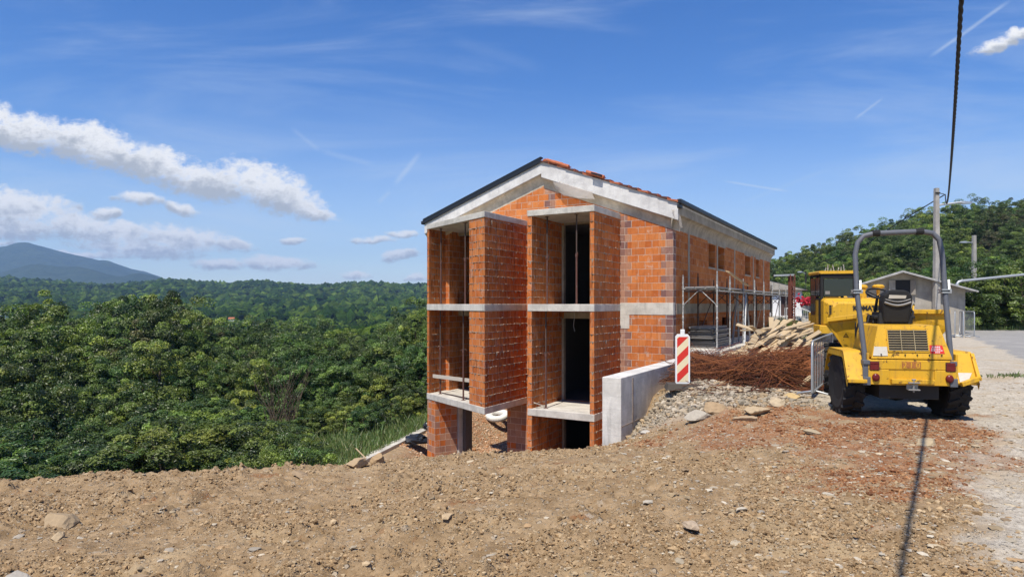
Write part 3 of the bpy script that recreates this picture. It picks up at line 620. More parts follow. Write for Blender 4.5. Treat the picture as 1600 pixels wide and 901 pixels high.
for i, a in enumerate([
    (92, 812, 5.75, .17, 'small blocky tan stone standing on churned dirt at lower left', .8, (.44, .34, .22)),
    (30, 880, 4.55, .30, 'flat grey slab half sunk in dirt at bottom left corner', .3, (.46, .42, .36)),
    (100, 792, 6.3, .55, 'long dark-edged ledge of rock in the dirt at left', .3, (.36, .27, .17)),
    (60, 776, 7.0, .2, 'pale chunk of stone near the left end of the dirt crest', .6, (.5, .41, .28)),
    (468, 752, 9.0, .34, 'dark-sided stone slab tilted out of the dirt slope', .4, (.34, .25, .16)),
    (560, 729, 10.0, .42, 'rounded tan boulder on the dirt crest near the concrete strip', .6, (.42, .31, .19)),
    (588, 726, 10.2, .40, 'brown boulder with a dark hollow at the end of the concrete strip', .7, (.40, .28, .16)),
    (735, 741, 9.6, .16, 'small pale stone below the dirt crest in front of the house', .6, (.52, .43, .3)),
    (920, 723, 10.4, .13, 'tiny dark stone on dirt in front of the retaining wall end', .8, (.22, .16, .1)),
    (1083, 828, 5.0, .19, 'jagged grey-brown lump lying alone on the dirt ahead of the camera', .6, (.42, .33, .24)),
    (1115, 641, 10.95, .5, 'large brown split rock at the foot of the rubble bank', .6, (.40, .29, .18)),
    (1092, 652, 10.7, .55, 'pale grey slab at the foot of the rubble bank under the beacon', .45, (.40, .36, .30)),
    (1180, 655, 10.2, .6, 'broad tan rock lying flat right of the rubble bank', .4, (.48, .37, .24)),
    (1165, 667, 9.9, .42, 'low brown rock in front of the rubble bank', .35, (.42, .31, .2)),
    (1235, 625, 11.0, .42, 'yellowish boulder near the barrier foot at the heap edge', .6, (.52, .38, .19)),
    (1215, 642, 10.6, .45, 'cracked buff stone between the rubble and the dumper', .5, (.50, .41, .29)),
    (1010, 681, 11.1, .28, 'grey stone at the base of the retaining wall', .6, (.47, .44, .39)),
    (1065, 625, 11.5, .24, 'dark grey stone beneath the striped beacon', .8, (.28, .25, .21)),
    (1445, 690, 7.75, .42, 'pale flat stone in the rusty soil behind the dumper', .22, (.43, .34, .22)),
    (1270, 675, 8.6, .35, 'light flat stone in rusty soil left of the dumper shadow', .22, (.42, .34, .23)),
]): rock(*a[:4], a[4], a[5], a[6], 100 + i)
# ------------------------------------------------------------------ the house shell
ZB, ZG, ZM, ZT = -4.55, -1.4, 1.7, 4.49                 # basement floor, ground floor, upper floor, top of the bay roofs
TH = .21
XL, XR, YB = -8.45, 0.0, 17.7
RX0, RX1, APX = -9.12, .2, -4.3; EZ, AZ = 4.70, 6.40      # roof edges, ridge, heights of the roof's upper face
def rake(x): return EZ + (AZ - EZ) * ((x - RX0) / (APX - RX0) if x < APX else (RX1 - x) / (RX1 - APX))
HOUSE = empty('unfinished_house', (CX, CY, 0), HROT, 'unfinished house shell of raw orange hollow brick with concrete balconies and low gable roof', 'house')
def cellwall(mb, plane, u0, u1, z0, z1, t0, t1, holes=(), mi=0, du=None):
    """wall on x (plane='x': runs along y) or y (runs along x); t0..t1 thickness; holes (u0,u1,z0,z1)"""
    us = sorted({u0, u1, *[v for h_ in holes for v in h_[:2] if u0 < v < u1]}); zs = sorted({z0, z1, *[v for h_ in holes for v in h_[2:] if z0 < v < z1]})
    solid = {}
    for i in range(len(us) - 1):
        for k in range(len(zs) - 1):
            uc, zc = (us[i] + us[i + 1]) / 2, (zs[k] + zs[k + 1]) / 2
            solid[i, k] = not any(a < uc < b and c < zc < d for a, b, c, d in holes)
    pt = (lambda u, t, z: (u, t, z)) if plane == 'y' else (lambda u, t, z: (t, u, z))
    for (i, k), s in solid.items():
        if not s: continue
        a, b, c, d = us[i], us[i + 1], zs[k], zs[k + 1]
        fl = plane == 'x'
        def q(*p): mb.add([pt(*w) for w in (p[::-1] if fl else p)], [(0, 1, 2, 3)], mi)
        q((a, t0, c), (b, t0, c), (b, t0, d), (a, t0, d)); q((b, t1, c), (a, t1, c), (a, t1, d), (b, t1, d))
        if not solid.get((i - 1, k)): q((a, t1, c), (a, t0, c), (a, t0, d), (a, t1, d))
        if not solid.get((i + 1, k)): q((b, t0, c), (b, t1, c), (b, t1, d), (b, t0, d))
        if not solid.get((i, k - 1)): q((a, t1, c), (b, t1, c), (b, t0, c), (a, t0, c))
        if not solid.get((i, k + 1)): q((a, t0, d), (b, t0, d), (b, t1, d), (a, t1, d))
def mortar_ridges(mb, p0, tdir, ndir, length, z0, z1, mi=1, amp=.022, r=None):
    r = r or random.Random(5); t = Vector((*tdir, 0)); n = Vector((*ndir, 0)); k0 = math.ceil((z0 + .03) / BR_H); k = k0
    while k * BR_H < z1 - .02:
        z = k * BR_H; m = int(length / .035); vs = []; dens = r.uniform(.3, 1.0)
        for i in range(m + 1):
            p = Vector((*p0, 0)) + t * (length * i / m); glob = r.random() < .26 * dens; pr = max(.003, r.gauss(.22, .2) * amp * dens) + (r.uniform(.012, .032) if glob else 0)
            zz = z + r.gauss(0, .006); hh = max(.002, r.gauss(.005, .003)) + (r.uniform(0, .008) if glob else 0); droop = (abs(r.gauss(0, .06)) if r.random() < .22 else .003); pr = pr if hh > .0015 else .001
            a = p - n * .004
            vs += [(a.x, a.y, zz + hh), ((p + n * pr).x, (p + n * pr).y, zz + hh * .2), ((p + n * pr * .7).x, (p + n * pr * .7).y, zz - hh - droop * .5), (a.x, a.y, zz - hh - droop)]
        fs = []
        for i in range(m):
            b = i * 4
            for j in range(3): fs.append((b + j, b + 4 + j, b + 5 + j, b + 1 + j))
        mb.add(vs, fs, mi); k += 1
# front wall, three storeys, facade plane y = 0
BL, BRT = -3.786, -1.656                                 # the right bay
LBX = -4.96                                              # the left bay's right face
f = MB(); cellwall(f, 'y', BRT, XR, ZB, 4.42, 0, .3); f.build('front_wall', M['brick_front'], HOUSE)
f = MB(); cellwall(f, 'y', LBX + .002, BL - .002, ZB, 4.42, 0, .3); f.build('front_wall', M['brick'], HOUSE)
holes = [(-3.60, -1.80, ZM + .0, 4.27 - .02), (-3.60, -1.80, ZG, ZM - TH - .25), (-3.58, -1.80, ZB, ZG - TH - .2)]
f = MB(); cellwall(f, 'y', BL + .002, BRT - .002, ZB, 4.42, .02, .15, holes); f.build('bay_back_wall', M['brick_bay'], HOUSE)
f = MB()
for (a, b, c, d) in holes:
    f.box(a - .06, a + .01, .0, .16, c, d); f.box(a + .02, b - .01, -.005, .16, d - .0, d + .2)
f.build('door_frame', M['cove_side'], HOUSE, .006)  # frames use the darker plaster colour to suggest doorway shade
holes2 = [(-8.29, -5.25, ZM, 4.2), (-8.29, -5.25, ZG, ZM - TH - .22)]
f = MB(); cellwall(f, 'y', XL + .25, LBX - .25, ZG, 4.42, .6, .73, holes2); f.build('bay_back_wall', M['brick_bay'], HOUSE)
f = MB()
for (a, b, c, d) in holes2: f.box(a - .008, a + .012, .585, .74, c, d); f.box(a + .02, b - .01, .57, .74, d, d + .2)
f.build('door_frame', M['cove_side'], HOUSE, .006)
# basement front
f = MB(); cellwall(f, 'y', -5.72, LBX - .004, ZB, ZG - TH, .0, .3); f.build('front_wall', M['brick_mixed'], HOUSE)
# gable triangle with brick
g = MB(); xs = [XL, APX, XR]
poly = [(XL, 4.42), (XR, 4.42), (XR, rake(XR) - .2), (APX, rake(APX) - .2), (XL, rake(XL) - .2)]
for y0, y1 in ((0, .3),):
    vs = [(x, y0, z) for x, z in poly] + [(x, y1, z) for x, z in poly]; n = len(poly)
    g.add(vs, [tuple(range(n)), tuple(reversed(range(n, 2 * n)))] + [(i, n + i, n + (i + 1) % n, (i + 1) % n) for i in range(n)])
g.build('gable_wall', m_brick('gable_brick', [(-3.9, -1)], .5), HOUSE)
# side wall on the yard side with small windows
WIN = [(4.3, 5.25, 3.02, 3.85), (5.75, 6.8, 3.02, 3.85), (10.9, 12.1, 3.02, 3.85), (13.6, 14.4, 3.02, 3.85)]
LOWW = [(3.0, 4.1, .36, 1.15), (6.4, 8.2, .36, 1.2), (11.0, 12.4, .36, 1.2)]
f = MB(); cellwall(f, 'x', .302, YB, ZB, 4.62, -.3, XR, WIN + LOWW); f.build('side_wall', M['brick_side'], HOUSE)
for (a, b, c, d) in WIN:
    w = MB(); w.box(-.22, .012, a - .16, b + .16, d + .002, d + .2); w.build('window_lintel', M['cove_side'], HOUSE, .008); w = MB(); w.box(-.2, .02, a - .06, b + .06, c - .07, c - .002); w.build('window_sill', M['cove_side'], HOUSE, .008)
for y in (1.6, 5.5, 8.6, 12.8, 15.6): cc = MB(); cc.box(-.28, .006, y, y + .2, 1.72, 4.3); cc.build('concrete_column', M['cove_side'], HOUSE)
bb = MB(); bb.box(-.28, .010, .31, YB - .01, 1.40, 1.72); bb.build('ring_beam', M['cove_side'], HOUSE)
bb = MB(); bb.box(BRT + .003, XR + .004, -.012, .2, 1.38, 1.74); bb.box(BRT + .003, BRT + .3, -.010, .2, .95, 1.378); bb.build('ring_beam', M['conc'], HOUSE, .004)
# left wall and back
f = MB(); cellwall(f, 'x', .0, YB, ZB, 4.62, XL, XL + .3, [(.9, 9.0, ZB, ZG - TH)]); f.build('side_wall', M['brick'], HOUSE)
f = MB(); cellwall(f, 'y', XL + .31, XR - .31, ZB, 5.0, YB - .3, YB); f.build('rear_wall', M['brick'], HOUSE)
f = MB(); cellwall(f, 'y', XL + .31, XR - .31, ZM, 4.5, 4.6, 4.8); cellwall(f, 'y', XL + .31, XR - .31, ZG, ZM - TH, 4.6, 4.8); cellwall(f, 'y', -6.3, XR - .31, ZB, ZG - TH, 5.6, 5.85); cellwall(f, 'x', .32, 5.59, ZB, ZG - TH, -4.9, -4.7); cellwall(f, 'x', .89, 4.5, ZM, 4.4, -4.5, -4.3); cellwall(f, 'x', .32, 4.5, ZG, ZM - TH, -4.5, -4.3)
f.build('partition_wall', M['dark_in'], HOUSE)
# slabs indoors
for z in (ZG, ZM, 4.45):
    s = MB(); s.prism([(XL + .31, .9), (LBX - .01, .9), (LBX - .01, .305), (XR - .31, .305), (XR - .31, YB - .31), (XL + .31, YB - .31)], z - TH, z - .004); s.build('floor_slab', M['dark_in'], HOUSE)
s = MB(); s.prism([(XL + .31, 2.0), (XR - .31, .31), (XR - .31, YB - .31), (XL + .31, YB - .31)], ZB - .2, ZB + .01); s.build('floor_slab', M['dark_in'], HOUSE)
# ---- right bay: two thin cheek walls, slabs, roof slab
def bay_wall(mb, p, q, t, z0, z1, side):                 # wall between plan points p,q; thickness t to the given side (+1 left of p->q)
    d = Vector((q[0] - p[0], q[1] - p[1])).normalized(); n = Vector((-d.y, d.x)) * t * side
    poly = [p, q, (q[0] + n.x, q[1] + n.y), (p[0] + n.x, p[1] + n.y)]
    if side < 0: poly = poly[::-1]
    mb.prism(poly, z0, z1)
RBY = -2.02
for (z0, z1) in ((ZM, 4.31), (ZG, ZM - TH), (ZB, ZG - TH)):
    w = MB(); w.box(BRT - .13, BRT, RBY, -.002, z0 + .001, z1 - .001); mortar_ridges(w, (BRT, RBY), (0, 1), (1, 0), 2.01, z0, z1, r=random.Random(int(z0 * 10)))
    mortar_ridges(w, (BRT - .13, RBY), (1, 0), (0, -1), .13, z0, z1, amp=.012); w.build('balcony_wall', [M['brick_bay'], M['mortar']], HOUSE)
    w = MB(); w.box(BL, BL + .13, RBY, -.002, z0 + .001, z1 - .001); mortar_ridges(w, (BL + .13, RBY), (0, 1), (1, 0), 2.01, z0, z1, amp=.01, r=random.Random(3)); mortar_ridges(w, (BL, RBY), (1, 0), (0, -1), .13, z0, z1, amp=.014)
    w.build('balcony_wall', [M['brick'], M['mortar']], HOUSE)
for z in (ZG, ZM):
    s = MB(); s.box(BL - .01, BRT + .012, RBY - .015, .015, z - TH, z); s.build('balcony_slab', M['conc'], HOUSE, .012)
s = MB(); s.box(BL - .015, BRT + .015, RBY - .02, -.003, 4.31, ZT); s.build('balcony_roof_slab', M['conc'], HOUSE, .012)
# ---- left bay: skewed front from E to D
E = (XL, -.9); D = (LBX, -2.58)
ed = Vector((D[0] - E[0], D[1] - E[1])); EL = ed.length; ed.normalize(); en = Vector((ed.y, -ed.x))      # outward normal of the skewed front
def onED(w, inn=0.0): return (E[0] + ed.x * w - en.x * inn, E[1] + ed.y * w - en.y * inn)
for (z0, z1) in ((ZM, 4.31), (ZG, ZM - TH)):
    w = MB(); w.prism([(XL, E[1]), (XL + .14, E[1] - .066), (XL + .14, .598), (XL, .598)], z0 + .001, z1 - .001); mortar_ridges(w, E, ed, en, .15, z0, z1, amp=.014)
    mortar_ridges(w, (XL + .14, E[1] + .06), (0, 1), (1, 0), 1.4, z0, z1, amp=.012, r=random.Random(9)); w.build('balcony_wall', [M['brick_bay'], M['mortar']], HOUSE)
    # right cheek with its return along the front
    w = MB(); a = onED(EL - .92); b = onED(EL - .92, .25)
    w.prism([a, D, (LBX, -.002), (LBX - .25, -.002), onED(EL - .25 / .9, .25), b], z0 + .001, z1 - .001)
    mortar_ridges(w, (LBX, D[1]), (0, 1), (1, 0), 2.57, z0, z1, r=random.Random(int(z0 * 7) + 40), amp=.026); mortar_ridges(w, a, ed, en, .92, z0, z1, amp=.008, r=random.Random(8))
    w.build('balcony_wall', [M['brick'], M['mortar']], HOUSE)
up = 0.012
bayp2 = [(XL - .012, E[1] - .012), (LBX + up, D[1] - .03), (LBX + up, -.003), (LBX - .26, -.003), (LBX - .26, .596), (XL - .012, .596)]
for z in (ZG, ZM): s = MB(); s.prism(bayp2, z - TH, z); s.build('balcony_slab', M['conc'], HOUSE, .012)
s = MB(); s.prism(bayp2, 4.31, ZT); s.build('balcony_roof_slab', M['conc'], HOUSE, .012)
# basement pier under the left bay
w = MB(); a = onED(.02); b = onED(.62); c_ = onED(.62, .85); d_ = onED(.02, .85); w.prism([a, b, c_, d_], ZB, ZG - TH - .002); w.build('corner_pier', m_brick('pier_brick', None, .3, 1.0, True, True), HOUSE)
w = MB(); a = onED(.60, .87); b = onED(.76, .87); w.prism([onED(.60, .87), onED(.74, .87), onED(.74, 1.15), onED(.60, 1.15)], ZB, ZG - TH - .003); w.build('concrete_post', M['conc'], HOUSE)
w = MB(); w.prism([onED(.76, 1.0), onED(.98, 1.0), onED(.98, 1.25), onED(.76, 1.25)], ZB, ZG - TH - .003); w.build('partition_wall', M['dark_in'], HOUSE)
# ---- cornice along the gable and along both eaves
def cornice(name, path, mat_face, mat_cove):
    """path: list of (outer xy, wall xy, z of roof underside)"""
    c = MB(); face = [[(o[0], o[1], z), (o[0], o[1], z - fh), (o[0] * .9 + i[0] * .1, o[1] * .9 + i[1] * .1, z - fh - .02), (i[0], i[1], z)] for o, i, z, fh, ch in path]
    c.loft([r for r in face], 0)
    cov = []
    for o, i, z, fh, ch in path:
        ring = [(i[0], i[1], z - fh - .0)]
        for k in range(6):
            a = k / 5 * math.pi / 2; s_ = 1 - math.sin(a) * 1.0; t_ = 1 - math.cos(a)
            ring.append((i[0] + (o[0] - i[0]) * .88 * s_ + 0, i[1] + (o[1] - i[1]) * .88 * s_, z - fh - .025 - ch * (1 - math.cos(a)) - .02 * k / 5))
        cov.append(ring)
    c.loft(cov, 1); return c.build(name, [mat_face, mat_cove], HOUSE)
OH = .2
tz = .13
n = 7
lp = []; rp = []
for k in range(n):
    x = RX0 + (APX - RX0) * k / (n - 1); lp.append(((x, -OH), (x, .0), rake(x) - tz, .30, .34))
    x = APX + (RX1 - APX) * k / (n - 1); rp.append(((x, -OH), (x, .0), rake(x) - tz, .42, .28))
cornice('cornice', lp, M['plaster'], M['cove']); cornice('cornice', rp, M['plaster'], M['cove'])
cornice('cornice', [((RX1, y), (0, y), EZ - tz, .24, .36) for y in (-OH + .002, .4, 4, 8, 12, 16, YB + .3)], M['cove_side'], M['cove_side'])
cornice('cornice', [((RX0, y), (XL, y), EZ - tz, .24, .3) for y in (-OH + .002, 4, 8, 12, 16, YB + .3)], M['plaster'], M['cove'])
# ---- roof: two pitches, ridge, tile rows
rf = MB()
for xe in (RX0, RX1):
    dn = Vector((xe - APX, 0, EZ - AZ)); rows = 15
    p = [(APX, -OH + .01, AZ - tz), (xe, -OH + .01, EZ - tz), (xe, YB + .35, EZ - tz), (APX, YB + .35, AZ - tz)]
    q = [(a, b, c + tz - .05) for a, b, c in p]
    rf.add(p + q, [(0, 1, 2, 3), (7, 6, 5, 4), (0, 4, 5, 1), (1, 5, 6, 2), (2, 6, 7, 3), (3, 7, 4, 0)])
rf.build('roof', M['plaster'], HOUSE)
tl = MB()
for xe in (RX0, RX1):
    rows = 15
    for k in range(rows):
        a = k / rows; b = (k + 1) / rows
        x0, z0 = APX + (xe - APX) * a, AZ + (EZ - AZ) * a; x1, z1 = APX + (xe - APX) * b, AZ + (EZ - AZ) * b
        jj = random.uniform(-.012, .012)
        y0 = -OH - .03 + jj - (random.uniform(0, .03) if xe > APX else 0)
        nseg = 44
        ring_lo = []; ring_hi = []
        for i in range(nseg * 2 + 1):
            y = y0 + (YB + .4 + OH) * i / (nseg * 2); w_ = .022 * abs(math.sin(math.pi * i / 2)) + .0
            ring_hi.append((x0, y, z0 - .025 + w_)); ring_lo.append((x1, y, z1 + .02 + w_))
        m_ = len(ring_hi); tl.add(ring_hi + ring_lo, [(i, i + 1, m_ + i + 1, m_ + i) if xe > APX else (m_ + i, m_ + i + 1, i + 1, i) for i in range(m_ - 1)])
        tl.add([(x0, y0, z0 - .025), (x1, y0, z1 + .03), (x1, y0, z1 - .03), (x0, y0, z0 - .06)], [(0, 1, 2, 3)], 1 if (k + int(xe > 0)) % 3 else 0)
        tl.box(min(x1 - .012, x1 + .012), max(x1 - .012, x1 + .012), y0, y0 + .3, z1 - .045, z1 + .035, 0)
tl.build('roof_tiles', [M['terra'], M['tile_dark']], HOUSE)
rd = MB()
for k in range(18):
    y = -OH + .25 + k * 1.0; rd.tube([(APX, y, AZ + .0), (APX, y + 1.02, AZ + .015)], [.10, .115], 10)
rd.build('ridge_tiles', M['terra'], HOUSE)
# a few tiles laid loose near the top of the right-hand edge
for (x, dz) in ((-3.95, .05), (-3.72, .06), (-3.5, .05), (-2.55, .055), (-2.3, .05)):
    lt = MB(); z = rake(x) + dz; lt.tube([(x - .14, -OH - .02, z + .055), (x + .2, -OH - .02, z - .075)], [.055, .06], 7); lt.box(x - .1, x + .12, -OH - .05, -OH + .35, z - .03, z - .01)
    lt.build('verge_tile', M['terra'], HOUSE)
lt = MB(); x = -2.3; lt.bar((x - .16, -OH - .04, rake(x - .16) + .06), (x + .16, -OH - .04, rake(x + .16) + .07), .3, .05); lt.build('verge_flashing', M['black_metal'], HOUSE)
# dark verge flashing on the left rake
vf = MB(); a = (RX0 - .03, -OH - .03, EZ + .02); b = (APX + .01, -OH - .03, AZ + .03)
for (dz, t, w) in ((-.03, .15, .05), (.055, .05, .16)):
    vf.bar((a[0], a[1] + (0 if w < .1 else .05), a[2] + dz), (b[0], b[1] + (0 if w < .1 else .05), b[2] + dz), w, t)
vf.build('verge_flashing', M['black_metal'], HOUSE, .008)
# gutters
gt = MB(); gt.bar((RX1 + .045, -OH - .05, EZ - .01), (RX1 + .045, YB + .45, EZ - .01), .13, .13); gt.bar((RX1 + .02, -OH - .02, EZ - .15), (RX1 + .02, -OH + .25, EZ - .15), .1, .1); gt.build('gutter', M['black_metal'], HOUSE, .02)
gt = MB(); gt.bar((RX0 - .07, -OH - .05, EZ - .03), (RX0 - .07, YB + .45, EZ - .03), .12, .12); gt.build('gutter', M['black_metal'], HOUSE, .02)
# torn film hanging from the cornice
def film(name, pts, parent):                             # rows of points -> rippled sheet
    m_ = MB(); rows = [[Vector(p) for p in r] for r in pts]; fine = []
    for r in rows:
        q = []
        for i in range(len(r) - 1):
            for k in range(6): q.append(r[i].lerp(r[i + 1], k / 6))
        q.append(r[-1]); fine.append(q)
    full = []
    for j in range(len(fine) - 1):
        for k in range(5): full.append([fine[j][i].lerp(fine[j + 1][i], k / 5) for i in range(len(fine[0]))])
    full.append(fine[-1])
    vs = []; w = len(full[0])
    for j, r in enumerate(full):
        for i, p in enumerate(r): vs.append((p.x, p.y - .008 * math.sin(i * 1.9 + j * .7) - random.uniform(0, .006), p.z + random.uniform(-.008, .008)))
    fs = [(j * w + i, j * w + i + 1, (j + 1) * w + i + 1, (j + 1) * w + i) for j in range(len(full) - 1) for i in range(w - 1)]
    m_.add(vs, fs, 0, True); o = m_.build(name, M['film'], parent)
    so_ = o.modifiers.new('thickness', 'SOLIDIFY'); so_.thickness = .004; return o
fy = -.20
FR = empty('torn_film', wor(-3.2, fy, 5.3), HROT)
tag(FR, 'torn translucent plastic film sagging from the gable cornice over the right balcony', 'plastic film')
film('film_sheet', [[(-.7, .02, .44), (-.3, .0, .28), (.2, 0, .08), (.7, 0, -.10)], [(-.66, .04, .26), (-.34, .0, .08), (.18, -.02, -.10), (.74, 0, -.24)], [(-.6, .10, .10), (-.30, .03, -.12), (.22, -.03, -.26), (.80, .02, -.34)]], FR)
FR2 = empty('torn_film', wor(.12, -.25, 4.35), HROT); tag(FR2, 'ragged strip of plastic film dangling from the roof corner beside the gutter', 'plastic film')
film('film_sheet', [[(-.1, 0, .12), (.08, .12, .1)], [(-.02, .05, -.14), (.12, .2, -.1)], [(.1, .25, -.42), (.14, .32, -.4)]], FR2)

# ------------------------------------------------------------------ steel props standing in the balconies
def make_prop(hgt):
    e = empty('steel_prop'); lo = hgt * .56
    m_ = MB(); m_.box(-.06, .06, -.06, .06, 0, .008); m_.build('base_plate', M['prop_rust'], e)
    m_ = MB(); m_.tube([(0, 0, .008), (0, 0, lo)], .03, 10); m_.build('outer_tube', M['prop_rust'], e)
    m_ = MB(); m_.tube([(0, 0, lo - .03), (0, 0, hgt - .008)], .022, 10); m_.build('inner_tube', M['tube_dark'], e)
    m_ = MB(); m_.tube([(0, 0, lo - .1), (0, 0, lo)], .042, 10); m_.build('collar', M['prop_rust'], e)
    m_ = MB(); m_.tube([(-.12, 0, lo - .02), (-.02, 0, lo + .03), (.09, 0, lo + .03), (.12, 0, lo - .03)], .008, 6); m_.build('handle', M['prop_rust'], e)
    m_ = MB(); m_.box(-.06, .06, -.06, .06, hgt - .008, hgt); m_.build('head_plate', M['prop_rust'], e); return e
def ed_at(px, inn):                                      # point on a line inn behind the skewed front seen at px
    best = min((abs((lambda q: 800 + 1000 * q.x / q.y - px)(wor(*onED(w / 400 * EL, inn)))), w) for w in range(401)); return onED(best[1] / 400 * EL, inn)
up_p = make_prop(4.31 - ZM); lo_p = make_prop(ZM - TH - ZG); G = 'steel props holding up the balcony slabs'
place = [(up_p, ed_at(689, .25), ZM, 'left steel prop of the left upper balcony, slim and pale against brick'), (up_p, ed_at(727, .2), ZM, 'right steel prop of the left upper balcony, dark against the doorway'),
    (up_p, (xl_at(855, -1.72), -1.72), ZM, 'left steel prop of the right upper balcony, before the brick cheek wall'), (up_p, (xl_at(901, -1.75), -1.75), ZM, 'right steel prop of the right upper balcony, before the black doorway'),
    (lo_p, ed_at(688, .25), ZG, 'left steel prop of the left lower balcony, pale, behind the white rail board'), (lo_p, ed_at(724, .2), ZG, 'reddish steel prop of the left lower balcony beside the brick pier'),
    (lo_p, (xl_at(853, -1.72), -1.72), ZG, 'single rusty steel prop of the right lower balcony')]
used = set()
for proto, (x, y), z, lab in place:
    o = proto if id(proto) not in used else copy_tree(proto); used.add(id(proto))
    o.location = wor(x, y, z); o.rotation_euler = (0, 0, HROT + random.uniform(-1, 1)); tag(o, lab, 'prop', G)
# loose boards in the balconies
b_ = MB(); a = wor(*onED(.22, .12), -.80); c_ = wor(*onED(EL - .93, .3), -.73); b_.bar(a, c_, .035, .12); tag(b_.build('board', M['white_wood'], None, .003), 'pale board fixed as a rail across the left lower balcony', 'board')
b_ = MB(); b_.bar(wor(xl_at(835, -1.95), -1.95, ZG + .17), wor(xl_at(853, -1.6), -1.6, ZG + .02), .09, .025); tag(b_.build('board', M['white_wood'], None, .003), 'short board lying at the foot of the right lower balcony prop', 'board')
b_ = MB(); b_.bar(wor(*onED(.5, .35), ZG + .02), wor(*onED(2.4, .4), ZG + .03), .03, .03); tag(b_.build('batten', M['tube_dark'], None), 'thin dark batten lying on the left lower balcony floor', 'batten')
w_ = MB(); x = xl_at(897, -1.0); w_.tube([wor(x, -1.0, ZM - TH), wor(x + .01, -1.0, ZM - TH - .2), wor(x - .03, -.98, ZM - TH - .45), wor(x + .01, -.97, ZM - TH - .62)], .008, 5); tag(w_.build('wire', M['galv'], None), 'thin loose wire dangling from the right lower balcony ceiling', 'wire')

# ------------------------------------------------------------------ cast wall and terrace beside the house
rw = empty('retaining_wall', wor(1.085, -7.6), HROT, 'cast concrete retaining wall running from the dirt to the house corner', 'wall')
w = MB(); w.box(-.185, .185, 0, 7.9, -2.6, .35); w.build('wall_body', M['conc_wall'], rw, .012)
w = MB()
for y in (.62,):
    for i in range(14): z = -1.25 + i * .11; w.box(.183, .194, y - .02 + random.uniform(-.008, .008), y + .02, z, z + .11)
for z in (-.55,):
    for i in range(28): y = .02 + i * .1; w.box(.183, .190 + random.uniform(0, .006), y, y + .1, z - .008, z + .008)
w.build('board_seam', M['mortar'], rw)
tr = empty('terrace', wor(.66, .3), HROT, 'pale concrete terrace slab along the house under the scaffold', 'terrace')
t_ = MB(); t_.prism([(-.65, .02), (.68, .02), (.68, 4.0), (.95, 6.2), (1.0, 17.5), (-.65, 17.5)], -.9, .345); t_.build('terrace_slab', M['conc'], tr, .015)
# ------------------------------------------------------------------ scaffold
sca = empty('scaffold', wor(.65, .5), HROT, 'long tube scaffold with plank deck along the yard side of the house', 'scaffold')
ys = [0.0, 1.75, 3.9, 6.05, 8.1, 10.2, 12.3, 14.4, 16.6]
bz, dk = .345, 2.18
for i, y in enumerate(ys):
    for x in (-.5, .5):
        p = MB(); top = dk + random.uniform(.2, .42); p.tube([(x, y, bz + .02), (x, y, top)], .026, 8); p.tube([(x, y, top - .06), (x, y, top + .12)], .017, 8); p.tube([(x, y, dk - .04), (x, y, dk + .06)], .038, 8); p.tube([(x, y, bz + .9), (x, y, bz + .96)], .036, 8)
        p.box(x - .06, x + .06, y - .06, y + .06, bz, bz + .012)
        p.build('post', M['galv_dirty'] if x > 0 else M['tube_dark'] if i else M['galv_dirty'], sca)
    t = MB(); t.tube([(-.5, y, dk - .03), (.5, y, dk - .03)], .024, 8); t.build('cross_tube', M['galv_dirty'], sca)
    t = MB(); t.tube([(-.48, y, dk - .55), (-.46, y, dk - .48), (-.04, y, dk - .08), (.04, y, dk - .08), (.46, y, dk - .48), (.48, y, dk - .55), (.48, y, dk - .65)], .014, 6); t.build('knee_brace', M['galv_dirty'] if i == 0 else M['tube_dark'], sca)
    if i < len(ys) - 1:
        y2 = ys[i + 1]
        for x in (-.5, .5): l = MB(); l.tube([(x, y, dk - .09), (x, y2, dk - .09)], .02, 6); l.build('ledger', M['galv_dirty'] if x > 0 else M['tube_dark'], sca)
        d_ = MB()
        for k in range(3): x = -.42 + k * .3; d_.box(x, x + .28, y - .08 + random.uniform(-.1, .1) * (i > 0), y2 + random.uniform(-.05, .1), dk + .0, dk + .04 + k * .002)
        d_.build('deck_boards', M['blue_grey'] if i < 1 else M['white_wood'], sca)
        if i in (1, 3, 4, 6): br = MB(); br.tube([(-.5, y, bz + .3), (-.5, y2, dk - .2)], .016, 6); br.build('diagonal_brace', M['tube_dark'], sca)
        if i in (3, 5, 6, 7): br = MB(); br.tube([(.5, y, bz + .2), (.5, y2, dk - .2)], .014, 6); br.build('diagonal_brace', M['tube_dark'], sca)
b_ = MB(); p0 = wor(xl_at(1137, 2.2) * 0 + .72, 3.2, 2.55); b_.bar(P(1137, 424, 20.6), P(1168, 446, 22.6), .14, .035, (0, -.5, 1)); tag(b_.build('plank', M['wood'], None, .003), 'pale timber plank lying aslant across the scaffold deck against the side wall', 'plank')
# ladder
ld = empty('step_ladder', wor(1.0, 4.9, .345), HROT, 'aluminium step ladder leaning among the scaffold posts', 'ladder')
for s_, dx_ in ((0, -.0), (1, .0)):
    fx = 0 if s_ == 0 else .0
for side in (-.2, .2):
    m_ = MB(); m_.bar((side, -.55, 0), (side * .7, .0, 1.75), .06, .025); m_.build('stile', M['galv'], ld); m_ = MB(); m_.bar((side, .55, 0), (side * .7, .02, 1.72), .05, .022); m_.build('rear_leg', M['galv'], ld)
for k in range(6): f_ = (k + .6) / 6.4; m_ = MB(); m_.bar((-.2 + .06 * f_, -.55 + .55 * f_, 1.75 * f_), (.2 - .06 * f_, -.55 + .55 * f_, 1.75 * f_), .07, .02); m_.build('tread', M['galv'], ld)
